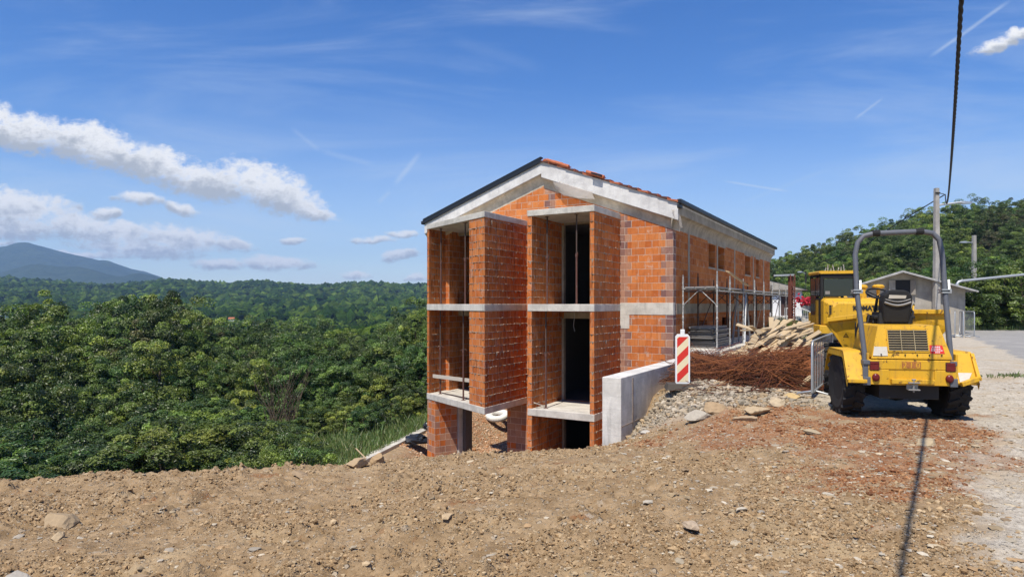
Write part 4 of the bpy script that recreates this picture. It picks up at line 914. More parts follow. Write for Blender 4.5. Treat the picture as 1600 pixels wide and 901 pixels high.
# formwork panels stacked under the scaffold
G = 'grey panels stacked under the scaffold'
pan = MB(); pan.box(-.36, .36, -1.0, 1.0, .012, .05); [pan.box(-.38, .38, y - .02, y + .02, 0, .055) for y in (-.98, -.33, .33, .98)]; pan.box(-.38, -.345, -1, 1, 0, .055); pan.box(.345, .38, -1, 1, 0, .055)
pm = pan.build('formwork_sheet', M['blue_grey'])
for k in range(9):
    o = pm if k == 0 else pm.copy()
    if k: COL.objects.link(o)
    o.location = wor(.52 + random.uniform(-.05, .05), 2.2 + random.uniform(-.12, .12), .35 + k * .074); o.rotation_euler = (0, 0, HROT + random.uniform(-.02, .02))
    tag(o, 'grey metal panel in the flat stack under the front scaffold bay' if 0 < k < 8 else 'topmost grey metal panel of the stack under the scaffold' if k == 8 else 'lowest grey metal panel of the stack under the scaffold', 'panel', G)
# ------------------------------------------------------------------ lettering helper
def lettering(name, text, size, m, parent, loc, rot, ext=.003, bold=0.0, align='LEFT', sx=1.0):
    c = bpy.data.curves.new(name, 'FONT'); c.body = text; c.size = size; c.extrude = ext; c.offset = bold; c.align_x = align
    o = bpy.data.objects.new(name, c); COL.objects.link(o); bpy.context.view_layer.update()
    me = bpy.data.meshes.new_from_object(o.evaluated_get(bpy.context.evaluated_depsgraph_get())); bpy.data.objects.remove(o)
    me.materials.clear(); q = link(name, me, parent, [m]); q.location = loc; q.rotation_euler = rot; q.scale = (sx, 1, 1); return q
def wheel(parent, c, rad, wid, lugs=18, side=1):
    t = MB(); w = wid / 2; x0 = c[0]
    t.lathe([(rad * .55, -w * .8), (rad * .80, -w), (rad * .93, -w * .92), (rad * .96, -w * .5), (rad * .96, w * .5), (rad * .93, w * .92), (rad * .80, w), (rad * .55, w * .8)], 'x', c, 32)
    for k in range(lugs):
        for sg in (-1, 1):
            a = 2 * math.pi * (k + (.5 if sg > 0 else 0)) / lugs; a2 = a + .16
            p = (x0 + sg * w * .06, c[1] + math.sin(a2) * rad * .965, c[2] + math.cos(a2) * rad * .965); q = (x0 + sg * w * .98, c[1] + math.sin(a) * rad * .93, c[2] + math.cos(a) * rad * .93)
            t.bar(p, q, rad * .115, rad * .11, (0, math.sin(a), math.cos(a)))
    wh = t.build('wheel', M['tyre'], parent)
    r_ = MB(); r_.lathe([(rad * .56, -w * .55), (rad * .56, w * .55), (rad * .45, w * .6), (rad * .2, w * .35)], 'x', c, 24); r_.build('rim', M['yellow'], wh); return wh
# ------------------------------------------------------------------ site dumper, seen from behind
DH = R(12); DUM = empty('site_dumper', (5.715, 9.15, .03), -DH, 'worn yellow site dumper with grey roll bar parked with its engine grille towards the camera', 'dumper')
DUM.scale = (.87, 1, 1)
def ring(y, z0, z1, w0, w1, sh=0): return [(-w0, y, z0), (w0, y, z0), (w1, y + sh, z1), (-w1, y + sh, z1)]
hood = MB(); hood.loft([[(-.60, .02, .885), (.60, .02, .885), (.595, .02, .92), (.46, .13, 1.36), (-.46, .13, 1.36), (-.595, .02, .92)], [(-.60, .95, .885), (.60, .95, .885), (.595, .95, .92), (.47, .93, 1.37), (-.47, .93, 1.37), (-.595, .95, .92)]])
hood.build('engine_hood', M['yellow'], DUM, .02)
def hy(z): return .02 + (z - .92) / .44 * .11             # hood rear face
gr = MB(); gx0, gx1, gz0, gz1 = -.335, .27, .99, 1.305
gr.add([(gx0, hy(gz0) - .003, gz0), (gx1, hy(gz0) - .003, gz0), (gx1, hy(gz1) - .003, gz1), (gx0, hy(gz1) - .003, gz1)], [(0, 1, 2, 3)]); gb = gr.build('grille', M['black'], DUM)
sl_ = MB()
for k in range(9): z = gz0 + .018 + k * (gz1 - gz0 - .036) / 8; sl_.bar((gx0, hy(z) - .012, z), (gx1, hy(z) - .012, z + .002), .009, .010, (0, -.3, 1))
for x in (gx0 + .2, gx0 + .4): sl_.bar((x, hy(gz0) - .02, gz0), (x, hy(gz1) - .02, gz1), .008, .008)
sl_.build('grille_slats', M['slat'], gb)
fr = MB()
for a, c_ in (((gx0, gz0), (gx1, gz0)), ((gx1, gz0), (gx1, gz1)), ((gx1, gz1), (gx0, gz1)), ((gx0, gz1), (gx0, gz0))): fr.bar((a[0], hy(a[1]) - .004, a[1]), (c_[0], hy(c_[1]) - .004, c_[1]), .018, .018)
fr.build('grille_frame', M['yellow'], gb)
for k in range(6): bo = MB(); bo.lathe([(.012, 0), (.010, -.012)], 'y', (-.45 + k * .18, .02, .945), 8); bo.build('bolt', M['chassis'], DUM)
body = MB(); body.loft([[(-.655, 0, .51), (.655, 0, .51), (.655, 0, .87), (-.655, 0, .87)], [(-.655, 1.0, .51), (.655, 1.0, .51), (.655, 1.0, .87), (-.655, 1.0, .87)]])
body.box(-.32, .32, -.07, .0, .535, .60); body.box(-.655, .655, -.012, .01, .735, .868); body.box(-.655, -.335, -.014, .0, .512, .73); body.box(.335, .655, -.014, .0, .512, .73)
body.build('tail_panel', M['yellow'], DUM, .008)
ch = MB(); ch.box(-.45, .45, .1, 1.3, .3, .52); ch.box(-.86, .86, .52, .72, .4, .56); ch.lathe([(.2, -.05), (.26, .1), (.2, .25)], 'y', (0, .5, .46), 14); ch.build('chassis', M['chassis'], DUM, .01)
hi = MB(); hi.box(-.085, .085, -.10, -.012, .55, .565); hi.box(-.085, .085, -.10, -.012, .45, .465); hi.box(-.085, .085, -.02, 0, .45, .57); hi.tube([(0, -.07, .42), (0, -.07, .60)], .012, 8); hi.tube([(-.03, -.07, .60), (.03, -.07, .60)], .01, 6); hi.build('tow_hitch', M['blue_grey'], DUM)
for sx in (-1, 1):
    l = MB(); l.box(sx * .565 - .075, sx * .565 + .075, -.018, .0, .715, .845); l.build('tail_light', M['black'], DUM, .004)
    l = MB(); l.box(sx * .565 - .066, sx * .565 + .066, -.026, -.016, .722, .80); l.box(sx * .565 - .066, sx * .565 + .066, -.024, -.016, .805, .838); l.build('tail_light', M['tail_red'], DUM, .004)
    l = MB(); l.lathe([(.058, 0), (.058, -.02), (.05, -.035), (.02, -.04)], 'y', (sx * .545, -.012, .615), 20, sm=True); l.build('round_lamp', M['tail_red'], DUM)
pl = MB(); pl.box(-.15, .13, -.017, -.008, .752, .848); pl = pl.build('number_plate', M['label_orange'], DUM, .002)
lettering('lettering', '2 1 0', .125, M['yellow2'], pl, (-.14, -.0175, .757), (R(90), 0, 0), .001, -.0, 'LEFT', 1.0)
st = MB(); z0, z1 = .965, 1.085; st.add([(.29, hy(z0) - .004, z0), (.50, hy(z0) - .004, z0), (.475, hy(z1) - .004, z1), (.275, hy(z1) - .004, z1)], [(0, 1, 2, 3)]); st = st.build('warning_sticker', M['red'], DUM)
sr = MB()
for k, (a, c_) in enumerate([(.32, .44), (.31, .45), (.30, .475), (.36, .43)]):
    z = 1.062 - k * .026; x = a
    while x < c_: w_ = random.uniform(.012, .03); sr.add([(x, hy(z) - .006, z - .007), (min(x + w_, c_), hy(z) - .006, z - .007), (min(x + w_, c_), hy(z) - .006, z + .007), (x, hy(z) - .006, z + .007)], [(0, 1, 2, 3)]); x += w_ + .006
sr.build('print', M['white'], st)
st = MB(); z0, z1 = .925, 1.055; st.add([(-.575, hy(z0) - .004, z0), (-.35, hy(z0) - .004, z0), (-.35, hy(z1) - .004, z1), (-.545, hy(z1) - .004, z1)], [(0, 1, 2, 3)]); st.build('worn_sticker', M['label_white'], DUM)
for sx in (-1, 1):
    fd = MB(); x0, x1 = (.665, .977); prof = [(1.2, .62), (1.05, .93), (.95, .985), (.25, .985), (.19, .96), (.0, .60), (-.03, .56)]
    ring_ = lambda x: [(sx * x, y, z) for y, z in prof] + [(sx * x, y + .02, z - .03) for y, z in reversed(prof)]
    fd.loft([ring_(x0), ring_(x1)] if sx > 0 else [ring_(x1), ring_(x0)])
    fd.add([(sx * x1, y, z) for y, z in prof] + [(sx * x1, y + .03, z - .10) for y, z in prof], [(i, i + 1, i + 8, i + 7) for i in range(6)])
    fd.box(sx * .66 - .006, sx * .66 + .03, .02, 1.1, .55, .96)
    if sx > 0: fd.bar((.70, -.05, .545), (.985, -.03, .64), .07, .06); fd.bar((.965, -.02, .62), (.965, .18, .96), .05, .05)
    else: fd.bar((-.977, -.045, .56), (-.69, -.045, .56), .05, .05)
    fd.build('mudguard', M['yellow'], DUM, .006)
    if sx > 0: q = MB(); q.add([(.69, -.034, .57), (.80, -.036, .57), (.90, .045, .70), (.70, .05, .70)], [(0, 1, 2, 3)]); q.build('torn_plate', M['label_white'], DUM)
    wheel(DUM, (sx * .80, .62, .47), .49, .33)
# roll bar
rb = MB(); L_, R_ = -.70, .63
left = [(L_ + .02, .06, .58), (L_ + .02, .09, .95), (L_ - .02, .33, 1.88), (L_ - .02, .40, 2.42)]
pts = left + [(L_ + .03, .43, 2.60), (L_ + .13, .44, 2.70), (L_ + .3, .44, 2.735), (R_ - .3, .44, 2.75), (R_ - .13, .44, 2.72), (R_ - .03, .43, 2.62)] + [(R_ + .0, .40, 2.42), (R_ + .01, .33, 1.88), (R_ - .02, .09, .95), (R_ - .02, .06, .58)]
rb.tube(pts, .041, 10); rb.build('roll_bar', M['grey_steel'], DUM)
for x in (L_ - .02, R_ + .01):
    j = MB(); j.box(x - .07, x + .07, .26, .40, 1.83, 1.85); j.box(x - .07, x + .07, .26, .40, 1.87, 1.89); j.bar((x + .05, .3, 1.86), (x + .07, .36, 2.02), .03, .05); j.tube([(x - .08, .33, 1.86), (x + .1, .33, 1.86)], .012, 6); j.build('hinge_bracket', M['galv'], DUM)
for x in (L_ + .02, R_ - .02):
    j = MB(); j.box(x - .055, x + .055, -.03, .13, .50, .62); j.box(x - .05, x + .05, -.02, .12, .80, .86); j.box(x - .055, x + .055, .0, .02, .55, .85); j.build('roll_bar_foot', M['grey_steel'], DUM, .006)
for x in (-.38, .3): j = MB(); j.lathe([(.050, -.06), (.050, .06)], 'x', (x, .44, 2.739 if x < 0 else 2.747), 10); j.build('clamp', M['black'], DUM)
# seat and controls
se = MB(); se.loft([[(-.27, .60, 1.37), (.27, .60, 1.37), (.27, 1.05, 1.37), (-.27, 1.05, 1.37)], [(-.27, .62, 1.55), (.27, .62, 1.55), (.27, .95, 1.55), (-.27, .95, 1.55)]]); sm_ = se.build('seat', M['black'], DUM, .04)
sb = MB(); rings = []
for (z, w_, y, d) in [(1.40, .20, .60, .12), (1.50, .215, .585, .14), (1.62, .235, .57, .15), (1.72, .245, .55, .15), (1.80, .23, .54, .14), (1.86, .18, .54, .12), (1.885, .10, .55, .08)]: rings.append([(-w_, y, z), (-w_ * .9, y - .03, z), (w_ * .9, y - .03, z), (w_, y, z), (w_, y + d, z), (-w_, y + d, z)])
sb.loft(rings); sb.build('backrest', M['black'], sm_, .02)
pt = MB(); pt.add([(-.15, .512, 1.755), (.12, .512, 1.755), (.13, .505, 1.80), (-.14, .505, 1.81)], [(0, 1, 2, 3)]); pt.build('manual_pouch', M['label_white'], sm_)
pt = MB(); rg = [[(-.20 + .025 * k / 1, .535 - .02 * math.sin(k / 8 * math.pi), 1.70 - .04 * math.sin(k / 8 * math.pi)) for k in range(17)]]; pt.tube([(-.21 + .42 * k / 10, .525, 1.70 - .05 * math.sin(k / 10 * math.pi)) for k in range(11)], .018, 6); pt.tube([(-.20 + .4 * k / 10, .52, 1.745 - .04 * math.sin(k / 10 * math.pi)) for k in range(11)], .010, 6); pt.build('seat_trim', M['seat_grey'], sm_)
pt = MB(); pt.box(-.15, -.12, .575, .60, 1.56, 1.65); pt.build('seat_tag', M['cream'], sm_)
for sx in (-1, 1): ar = MB(); ar.box(sx * .29 - .04, sx * .29 + .04, .65, 1.0, 1.44, 1.50); ar.box(sx * .28 - .03, sx * .28 + .03, .7, .95, 1.37, 1.44); ar.build('armrest', M['black'], sm_, .02)
bx = MB(); bx.box(-.42, .42, 1.0, 1.35, .6, 1.38); bx.box(-.02, .25, 1.18, 1.32, 1.38, 1.6); bx.build('control_console', M['chassis'], DUM, .03)
swl = MB(); swl.tube([(-.13 + .19 * math.cos(a), 1.02 + .17 * math.sin(a), 1.84 + .08 * math.sin(a)) for a in np.linspace(0, 2 * math.pi, 25)], .016, 6)
for a in (.5, 2.6, 4.7): swl.tube([(-.13, 1.04, 1.80), (-.13 + .19 * math.cos(a), 1.02 + .17 * math.sin(a), 1.84 + .08 * math.sin(a))], .010, 5)
swl.tube([(-.13, 1.04, 1.80), (-.13, 1.2, 1.45)], .025, 8); swl.build('steering_wheel', M['black'], DUM)
for (x, lean) in ((-.47, -.03), (.42, .04)):
    hr = MB(); hr.tube([(x - lean, .9, 1.36), (x, .95, 1.62), (x + .04, 1.02, 1.66), (x + .06, 1.2, 1.5), (x + .06, 1.22, 1.3)], .018, 7); hr.build('grab_rail', M['yellow'], DUM)
hs_ = MB(); hs_.tube([(-.40, .75, 1.38), (-.36, .78, 1.5), (-.3, .85, 1.47), (-.27, .9, 1.38)], .018, 6); hs_.tube([(-.33, .7, 1.38), (-.3, .72, 1.47), (-.25, .8, 1.49), (-.2, .88, 1.4)], .014, 6); hs_.tube([(.33, .8, 1.38), (.38, .85, 1.55), (.4, 1.0, 1.6), (.4, 1.2, 1.4)], .015, 6); hs_.build('hydraulic_hose', M['black'], DUM)
# front frame with the skip, turned a little to the right
FM = Matrix.Translation((0, .95, 0)) @ Matrix.Rotation(R(-18), 4, 'Z') @ Matrix.Translation((0, -.95, 0))
sk = MB(); sk.M = FM
def plate(mb, poly, t):                                   # thin plate from a polygon in 3D
    a, b_, c_ = (Vector(poly[0]), Vector(poly[1]), Vector(poly[2])); n_ = (b_ - a).cross(c_ - a).normalized() * t; k = len(poly)
    q = [Vector(p) + n_ for p in poly]; mb.add([*poly, *q], [tuple(reversed(range(k))), tuple(range(k, 2 * k))] + [(i, (i + 1) % k, k + (i + 1) % k, k + i) for i in range(k)])
Wt, Wb, y0, y1 = .97, .62, 1.52, 3.35
rear = [(-Wb, y0 + .18, .78), (Wb, y0 + .18, .78), (Wt, y0, 1.30), (Wt, y0, 1.57), (.30, y0, 1.57), (-.2, y0, 1.52), (-Wt, y0, 1.42), (-Wt, y0, 1.30)]
plate(sk, rear, -.02)
for sx in (-1, 1):
    poly = [(sx * Wb, y0 + .18, .78), (sx * Wb, y1 - .5, .78), (sx * Wt, y1, 1.25), (sx * Wt, y0, 1.42 if sx < 0 else 1.55), (sx * Wt, y0, 1.30)]
    plate(sk, poly if sx < 0 else poly[::-1], .02)
plate(sk, [(-Wb, y0 + .18, .78), (-Wb, y1 - .5, .78), (Wb, y1 - .5, .78), (Wb, y0 + .18, .78)], .02); plate(sk, [(-Wb, y1 - .5, .78), (-Wt, y1, 1.25), (Wt, y1, 1.25), (Wb, y1 - .5, .78)], -.02)
sk.bar((-Wt - .02, y0 - .02, 1.40), (-.19, y0 - .02, 1.50), .07, .07); sk.bar((-.2, y0 - .02, 1.50), (.31, y0 - .02, 1.55), .07, .07); sk.bar((.3, y0 - .02, 1.55), (Wt + .02, y0 - .02, 1.55), .07, .07)
sk.bar((.35, y0 - .05, 1.0), (.35, y0 - .05, 1.5), .06, .06); sk.bar((-.35, y0 - .05, 1.0), (-.35, y0 - .05, 1.5), .06, .06)
sk = sk.build('skip', M['yellow'], DUM, .006)
tg = MB(); tg.M = FM
def tri(s_, dy): c0 = (-.66, y0 + .045 + dy, 1.13); return [(c0[0] - s_, c0[1] + .014, c0[2] - s_ * .6), (c0[0] + s_, c0[1] + .014, c0[2] - s_ * .6), (c0[0], c0[1] - .01 - .014, c0[2] + s_ * 1.1)]
tg.add(tri(.05, -.012), [(0, 1, 2)], 0); tg.add(tri(.034, -.018), [(0, 1, 2)], 1); tg.build('warning_triangle', [M['black'], M['yellow2']], sk)
ff = MB(); ff.M = FM; ff.box(-.35, .35, 1.2, 2.8, .45, .76); ff.box(-.8, .8, 2.25, 2.45, .4, .54); ff.build('chassis', M['chassis'], DUM, .01)
for sx in (-1, 1):
    before = set(bpy.data.objects); wheel(DUM, (0, 0, 0), .49, .37)
    for o in set(bpy.data.objects) - before:
        if o.parent == DUM: o.matrix_local = FM @ Matrix.Translation((sx * .875, 2.35, .47))
# ------------------------------------------------------------------ excavator behind it
EXC = empty('excavator', (10.62, 19.25, .05), -R(15), 'yellow tracked excavator with black cab standing behind the dumper, its counterweight facing the camera', 'excavator')
ex = MB()
def rr(y, x0, x1, z0, z1, c): return [(x0 + c, y, z0), (x1 - c, y, z0), (x1, y, z0 + c), (x1, y, z1 - c), (x1 - c, y, z1), (x0 + c, y, z1), (x0, y, z1 - c), (x0, y, z0 + c)]
ex.loft([rr(.06, -.95, .95, 1.0, 1.72, .1), rr(0, -.85, .85, 1.05, 1.66, .1)][::-1] + [rr(.25, -1.1, 1.1, .95, 1.82, .08), rr(.9, -1.12, 1.12, .95, 1.86, .06), rr(1.6, -1.12, 1.12, .95, 1.86, .06)]); ex.build('counterweight', M['yellow2'], EXC, .02)
ex = MB(); ex.box(-1.12, 1.12, 1.6, 2.6, .95, 1.35); ex.box(.2, 1.12, 1.6, 2.5, 1.35, 1.85); ex.box(-1.22, -.7, .2, 1.2, .72, 1.0); ex.build('upper_frame', M['yellow2'], EXC, .03)
g_ = MB(); g_.box(-1.0, -.58, -.012 + .05, .07, 1.33, 1.64); g_.build('louvre', M['yellow'], EXC); g_ = MB()
for k in range(6):
    for j in range(5): g_.box(-.98 + j * .08, -.915 + j * .08, .026, .04, 1.345 + k * .047, 1.382 + k * .047)
g_.build('louvre_slots', M['black'], EXC)
lettering('lettering', 'KOMATSU', .19, M['black'], EXC, (-.33, .012 - .02, 1.47), (R(90), 0, 0), .008, .010, 'LEFT', .92)
cb = MB(); x0, x1, y0_, y1_, zb, zt = -1.12, -.10, .62, 2.15, 1.0, 2.62
for (x, y) in ((x0, y0_), (x1, y0_), (x0, y1_), (x1, y1_), (x0, 1.35)): cb.bar((x + (.045 if x < -.5 else -.045), y, zb), (x + (.045 if x < -.5 else -.045), y + (.12 if y > 2 else 0), zt), .09, .09)
cb.box(x0, x1, y0_ - .03, y1_, zb, 1.85); cb.box(x0, x1, y0_ - .05, y0_ + .05, 2.45, 2.6); cb.box(x0 + .002, x1 - .002, y0_ + .05, y1_ + .1, 2.55, 2.62); cb.build('cab', M['black'], EXC, .02)
cr = MB(); cr.loft([rr(y0_ - .1, x0 - .05, x1 + .05, 2.60, 2.69, .03), rr(y1_ + .2, x0 - .05, x1 + .05, 2.62, 2.72, .03)]); cr.build('cab_roof', M['yellow2'], EXC)
for pts in ([(x0 + .1, y0_ - .034, 1.9), (x1 - .1, y0_ - .034, 1.9), (x1 - .1, y0_ - .034, 2.44), (x0 + .1, y0_ - .034, 2.44)], [(x0 - .004, y0_ + .1, 1.9), (x0 - .004, y0_ + .1, 2.5), (x0 - .004, 1.3, 2.5), (x0 - .004, 1.3, 1.9)], [(x0 - .004, 1.4, 1.3), (x0 - .004, 1.4, 2.5), (x0 - .004, y1_, 2.5), (x0 - .004, y1_, 1.3)], [(x0 + .1, y1_ + .05, 1.9), (x0 + .1, y1_ + .1, 2.5), (x1 - .1, y1_ + .1, 2.5), (x1 - .1, y1_ + .05, 1.9)]):
    w_ = MB(); w_.add(pts, [(0, 1, 2, 3)]); w_.build('cab_window', M['glass'], EXC)
w_ = MB(); w_.add([(x0 + .14, y0_ - .037, 1.96), (x0 + .27, y0_ - .037, 1.96), (x0 + .27, y0_ - .037, 2.06), (x0 + .14, y0_ - .037, 2.06)], [(0, 1, 2, 3)]); w_.build('cab_sticker', M['seat_grey'], EXC)
e_ = MB(); e_.lathe([(.12, 0), (.12, .3), (.15, .31), (.15, .36), (.1, .40), (.02, .41)], 'z', (.12, .8, 1.85), 16); e_.build('air_cleaner', M['yellow2'], EXC)
e_ = MB(); e_.lathe([(.05, 0), (.05, .28), (.16, .30), (.18, .36), (.12, .41), (.02, .42)], 'z', (.62, 1.0, 1.85), 16); e_.build('exhaust_cap', M['yellow2'], EXC)
e_ = MB(); e_.lathe([(.09, 0), (.1, .08), (.05, .12), (.01, .13)], 'z', (-.12, .3, 1.84), 12); e_.build('fuel_cap', M['yellow2'], EXC)
for sx in (-1, 1):
    t_ = MB(); pr = [(-.55, .36), (-.42, .08), (-.2, .0), (2.5, .0), (2.75, .1), (2.85, .36), (2.72, .62), (2.5, .72), (-.2, .72), (-.42, .64)]
    xa, xb = sorted((sx * .62, sx * 1.14)); t_.loft([[(xa, y, z) for y, z in pr], [(xb, y, z) for y, z in pr]])
    for k in range(16): y = -.2 + k * .18; t_.box(xa - .01, xb + .01, y, y + .05, -.03, .0); t_.box(xa - .01, xb + .01, y, y + .05, .72, .75)
    for k in range(4): z = .1 + k * .16; t_.box(xa - .01, xb + .01, -.55 - .03 * (k in (1, 2)), -.44, z, z + .05)
    t_.build('track', M['chassis'], EXC, .01)
u_ = MB(); u_.box(-.6, .6, .4, 2.0, .3, .8); u_.lathe([(.55, .8), (.55, .96)], 'z', (0, 1.2, 0), 20); u_.build('undercarriage', M['chassis'], EXC)
bm_ = MB(); bm_.bar((.1, 2.5, 1.5), (.1, 4.6, 2.15), .28, .36); bm_.bar((.1, 4.5, 2.2), (.1, 6.2, 1.5), .26, .3); bm_.build('boom', M['yellow2'], EXC, .02)
bm_ = MB(); bm_.bar((.1, 6.2, 1.55), (.1, 5.6, .4), .2, .24); bm_.build('arm', M['yellow2'], EXC, .02)
bm_ = MB(); bm_.loft([[(-.3, 5.5, .45), (.5, 5.5, .45), (.5, 5.9, .5), (-.3, 5.9, .5)], [(-.3, 5.2, .1), (.5, 5.2, .1), (.5, 5.6, .0), (-.3, 5.6, .0)]]); bm_.build('bucket', M['chassis'], EXC, .02)
hz = MB()
for k in range(7): x = -.75 + k * .1; hz.tube([(x, 1.9, 2.7), (x + random.uniform(-.06, .06), 1.9, 2.86 + random.uniform(-.06, .1))], .018, 5)
hz.build('roof_sticks', M['galv_dirty'], EXC)  # thin tubes for the loose sticks above the cab roof

# ------------------------------------------------------------------ striped beacon
x, y = 3.25, 12.2; zb = .13; BE = empty('hazard_beacon', (x, y, zb), R(-6), 'red and cream striped hazard beacon board standing at the end of the retaining wall', 'beacon')
w, z0, z1 = .135, .05, 1.0
bd = MB(); bd.loft([[(-w + .02, -.025, z0), (w - .02, -.025, z0), (w, -.025, z0 + .03), (w, -.025, z1 - .05), (w - .04, -.025, z1), (-w + .04, -.025, z1), (-w, -.025, z1 - .05), (-w, -.025, z0 + .03)], [(-w + .02, .025, z0), (w - .02, .025, z0), (w, .025, z0 + .03), (w, .025, z1 - .05), (w - .04, .025, z1), (-w + .04, .025, z1), (-w, .025, z1 - .05), (-w, .025, z0 + .03)]]); bd.build('board', M['white'], BE, .008)
pn = MB(); a = .105; pn.add([(-a, -.0275, .09), (a, -.0275, .09), (a, -.0275, .95), (-a, -.0275, .95)], [(0, 1, 2, 3)]); pn.build('panel', M['cream'], BE)
def clip(poly, z_, keep_above):
    out = []
    for i in range(len(poly)):
        p, q = poly[i], poly[(i + 1) % len(poly)]; ip = (p[1] >= z_) == keep_above; iq = (q[1] >= z_) == keep_above
        if ip: out.append(p)
        if ip != iq: t_ = (z_ - p[1]) / (q[1] - p[1]); out.append((p[0] + (q[0] - p[0]) * t_, z_))
    return out
rs = MB()
for k in range(-1, 4):
    c0 = .09 + k * .335 - .02; poly = [(-a, c0), (a, c0 + .21), (a, c0 + .21 + .17), (-a, c0 + .17)]
    poly = clip(clip(poly, .092, True), .948, False)
    if len(poly) > 2: rs.add([(p[0], -.029, p[1]) for p in poly], [tuple(range(len(poly)))])
rs.build('red_stripes', M['red'], BE)
hd = MB(); hd.box(-.04, .04, -.02, .02, z1 - .005, z1 + .09); hd.build('lamp_socket', M['white'], BE, .01)
ft = MB(); ft.loft([[(-.32, -.2, .0 - .05), (.38, -.2, -.05), (.38, .25, -.05), (-.32, .25, -.05)], [(-.28, -.16, .06), (.34, -.16, .06), (.34, .2, .06), (-.28, .2, .06)]]); ft.build('rubber_foot', m_plain('weathered_rubber', (.075, .062, .05), .9), BE, .01)

# ------------------------------------------------------------------ rusty reinforcing mesh heap
def heap_h(x, y): 
    k = np.clip(1 - ((x - 5.25) / 1.95) ** 2 - ((y - 13.75) / 2.0) ** 2, 0, 1); return .12 + (.38 + .13 * np.sin(x * 3.1 + y) + .15 * np.sin(y * 2.3 - x * 1.7) + .08 * np.sin(x * 6.3 + 1)) * k ** .5
def rods(n, seed, mname, label, main=True):
    r = np.random.default_rng(seed); VS = []; FS = []; TI = []; base = 0
    for i in range(n):
        cx, cy_ = r.normal(5.2, .85), r.normal(13.6, .85); cy_ = r.uniform(11.6, 12.3) if i % 9 == 0 else cy_; L = r.uniform(.6, 3.2) * (1.2 if main else .5); a = r.normal(.05, .42) if r.random() < .6 else r.uniform(0, 3.14)
        m_ = 7; t = np.linspace(-.5, .5, m_); bend = r.normal(0, .16) * L
        xs = cx + np.cos(a) * t * L - np.sin(a) * bend * (t * t * 4 - .5); ys_ = cy_ + np.sin(a) * t * L + np.cos(a) * bend * (t * t * 4 - .5)
        if xs.min() < 2.95 or xs.max() > 7.4 or ys_.min() < (11.35 if i % 9 == 0 else 11.8) or ys_.max() > 16.3: continue
        xl, _ = loc2(xs, ys_)
        if xl.min() < 1.34: continue
        lev = r.random() ** .45; zs = heap_h(xs, ys_) * lev + .04 + r.normal(0, .045, m_) + (r.uniform(0, .16) * (np.abs(t) * 2) ** 3 if r.random() < .25 else 0)
        if r.random() < .06: zs[-1] -= r.uniform(.1, .3)
        pts = np.stack([xs, ys_, np.maximum(zs, .06)], 1); rad = r.choice([.0035, .005, .006, .007])
        d = np.gradient(pts, axis=0); d /= np.linalg.norm(d, axis=1, keepdims=True); u = np.cross(d, [0, 0, 1.0]); u /= np.maximum(np.linalg.norm(u, axis=1, keepdims=True), 1e-6); w_ = np.cross(u, d)
        ring_ = np.stack([pts + rad * (u * math.cos(q) + w_ * math.sin(q)) for q in (0, 2.094, 4.189)], 1)
        VS.append(ring_.reshape(-1, 3)); idx = np.arange(m_ * 3).reshape(m_, 3) + base
        TI.append(np.tile(np.array((.145, .046, .020)) * r.uniform(.25, 1.25) * np.array([1, r.uniform(.85, 1.25), 1]), ((m_ - 1) * 3, 1))); FS.append(np.stack([idx[:-1], np.roll(idx, -1, 1)[:-1], np.roll(idx, -1, 1)[1:], idx[1:]], -1).reshape(-1, 4)); base += m_ * 3
    if main:                                             # bent welded mesh sheets
        for k in range(26):
            cx, cy_ = r.uniform(3.7, 6.6), r.uniform(12.5, 15.2); az = r.normal(.1, .5); L, Wd = r.uniform(.9, 1.9), r.uniform(.6, 1.2); tl = r.normal(0, .22, 2); z0 = float(heap_h(cx, cy_)) + r.uniform(-.02, .06); cv_ = r.normal(0, .25)
            for ax in (0, 1):
                span, other = (L, Wd) if ax == 0 else (Wd, L)
                for w_ in np.arange(-other / 2, other / 2 + .01, .15):
                    t = np.linspace(-span / 2, span / 2, 7); a_, b_ = (t, np.full(7, w_)) if ax == 0 else (np.full(7, w_), t)
                    xs = cx + np.cos(az) * a_ - np.sin(az) * b_; ys_ = cy_ + np.sin(az) * a_ + np.cos(az) * b_; zs = z0 + tl[0] * a_ + tl[1] * b_ + cv_ * (a_ ** 2 + .5 * b_ * a_) * .5 + r.normal(0, .008, 7)
                    xl, _ = loc2(xs, ys_)
                    if xl.min() < 1.34 or xs.min() < 3.0 or ys_.min() < 11.7: continue
                    pts = np.stack([xs, ys_, np.maximum(zs, .1)], 1); rad = .0045; d = np.gradient(pts, axis=0); d /= np.linalg.norm(d, axis=1, keepdims=True); u = np.cross(d, [0, 0, 1.0]); u /= np.maximum(np.linalg.norm(u, axis=1, keepdims=True), 1e-6); q_ = np.cross(u, d)
                    ring_ = np.stack([pts + rad * (u * math.cos(q) + q_ * math.sin(q)) for q in (0, 2.094, 4.189)], 1); VS.append(ring_.reshape(-1, 3)); idx = np.arange(21).reshape(7, 3) + base
                    TI.append(np.tile(np.array((.20, .07, .03)) * r.uniform(.5, 1.2), (18, 1))); FS.append(np.stack([idx[:-1], np.roll(idx, -1, 1)[:-1], np.roll(idx, -1, 1)[1:], idx[1:]], -1).reshape(-1, 4)); base += 21
    o = link(mname, np_mesh(mname, np.concatenate(VS), np.concatenate(FS), {'tint': ('FACE', np.concatenate(TI))}, smooth=True), None, [M['rust'] if seed % 2 else M['rust2']]); return tag(o, label, 'steel scrap', kind='stuff')
rods(1700, 1, 'rusty_steel_heap', 'tangled heap of rusty brown reinforcing rods behind the striped beacon'); rods(260, 2, 'rusty_steel_rods', 'bright orange rusty rods lying across the tangled steel heap')
hp = MB(); g_ = 16; vs = []
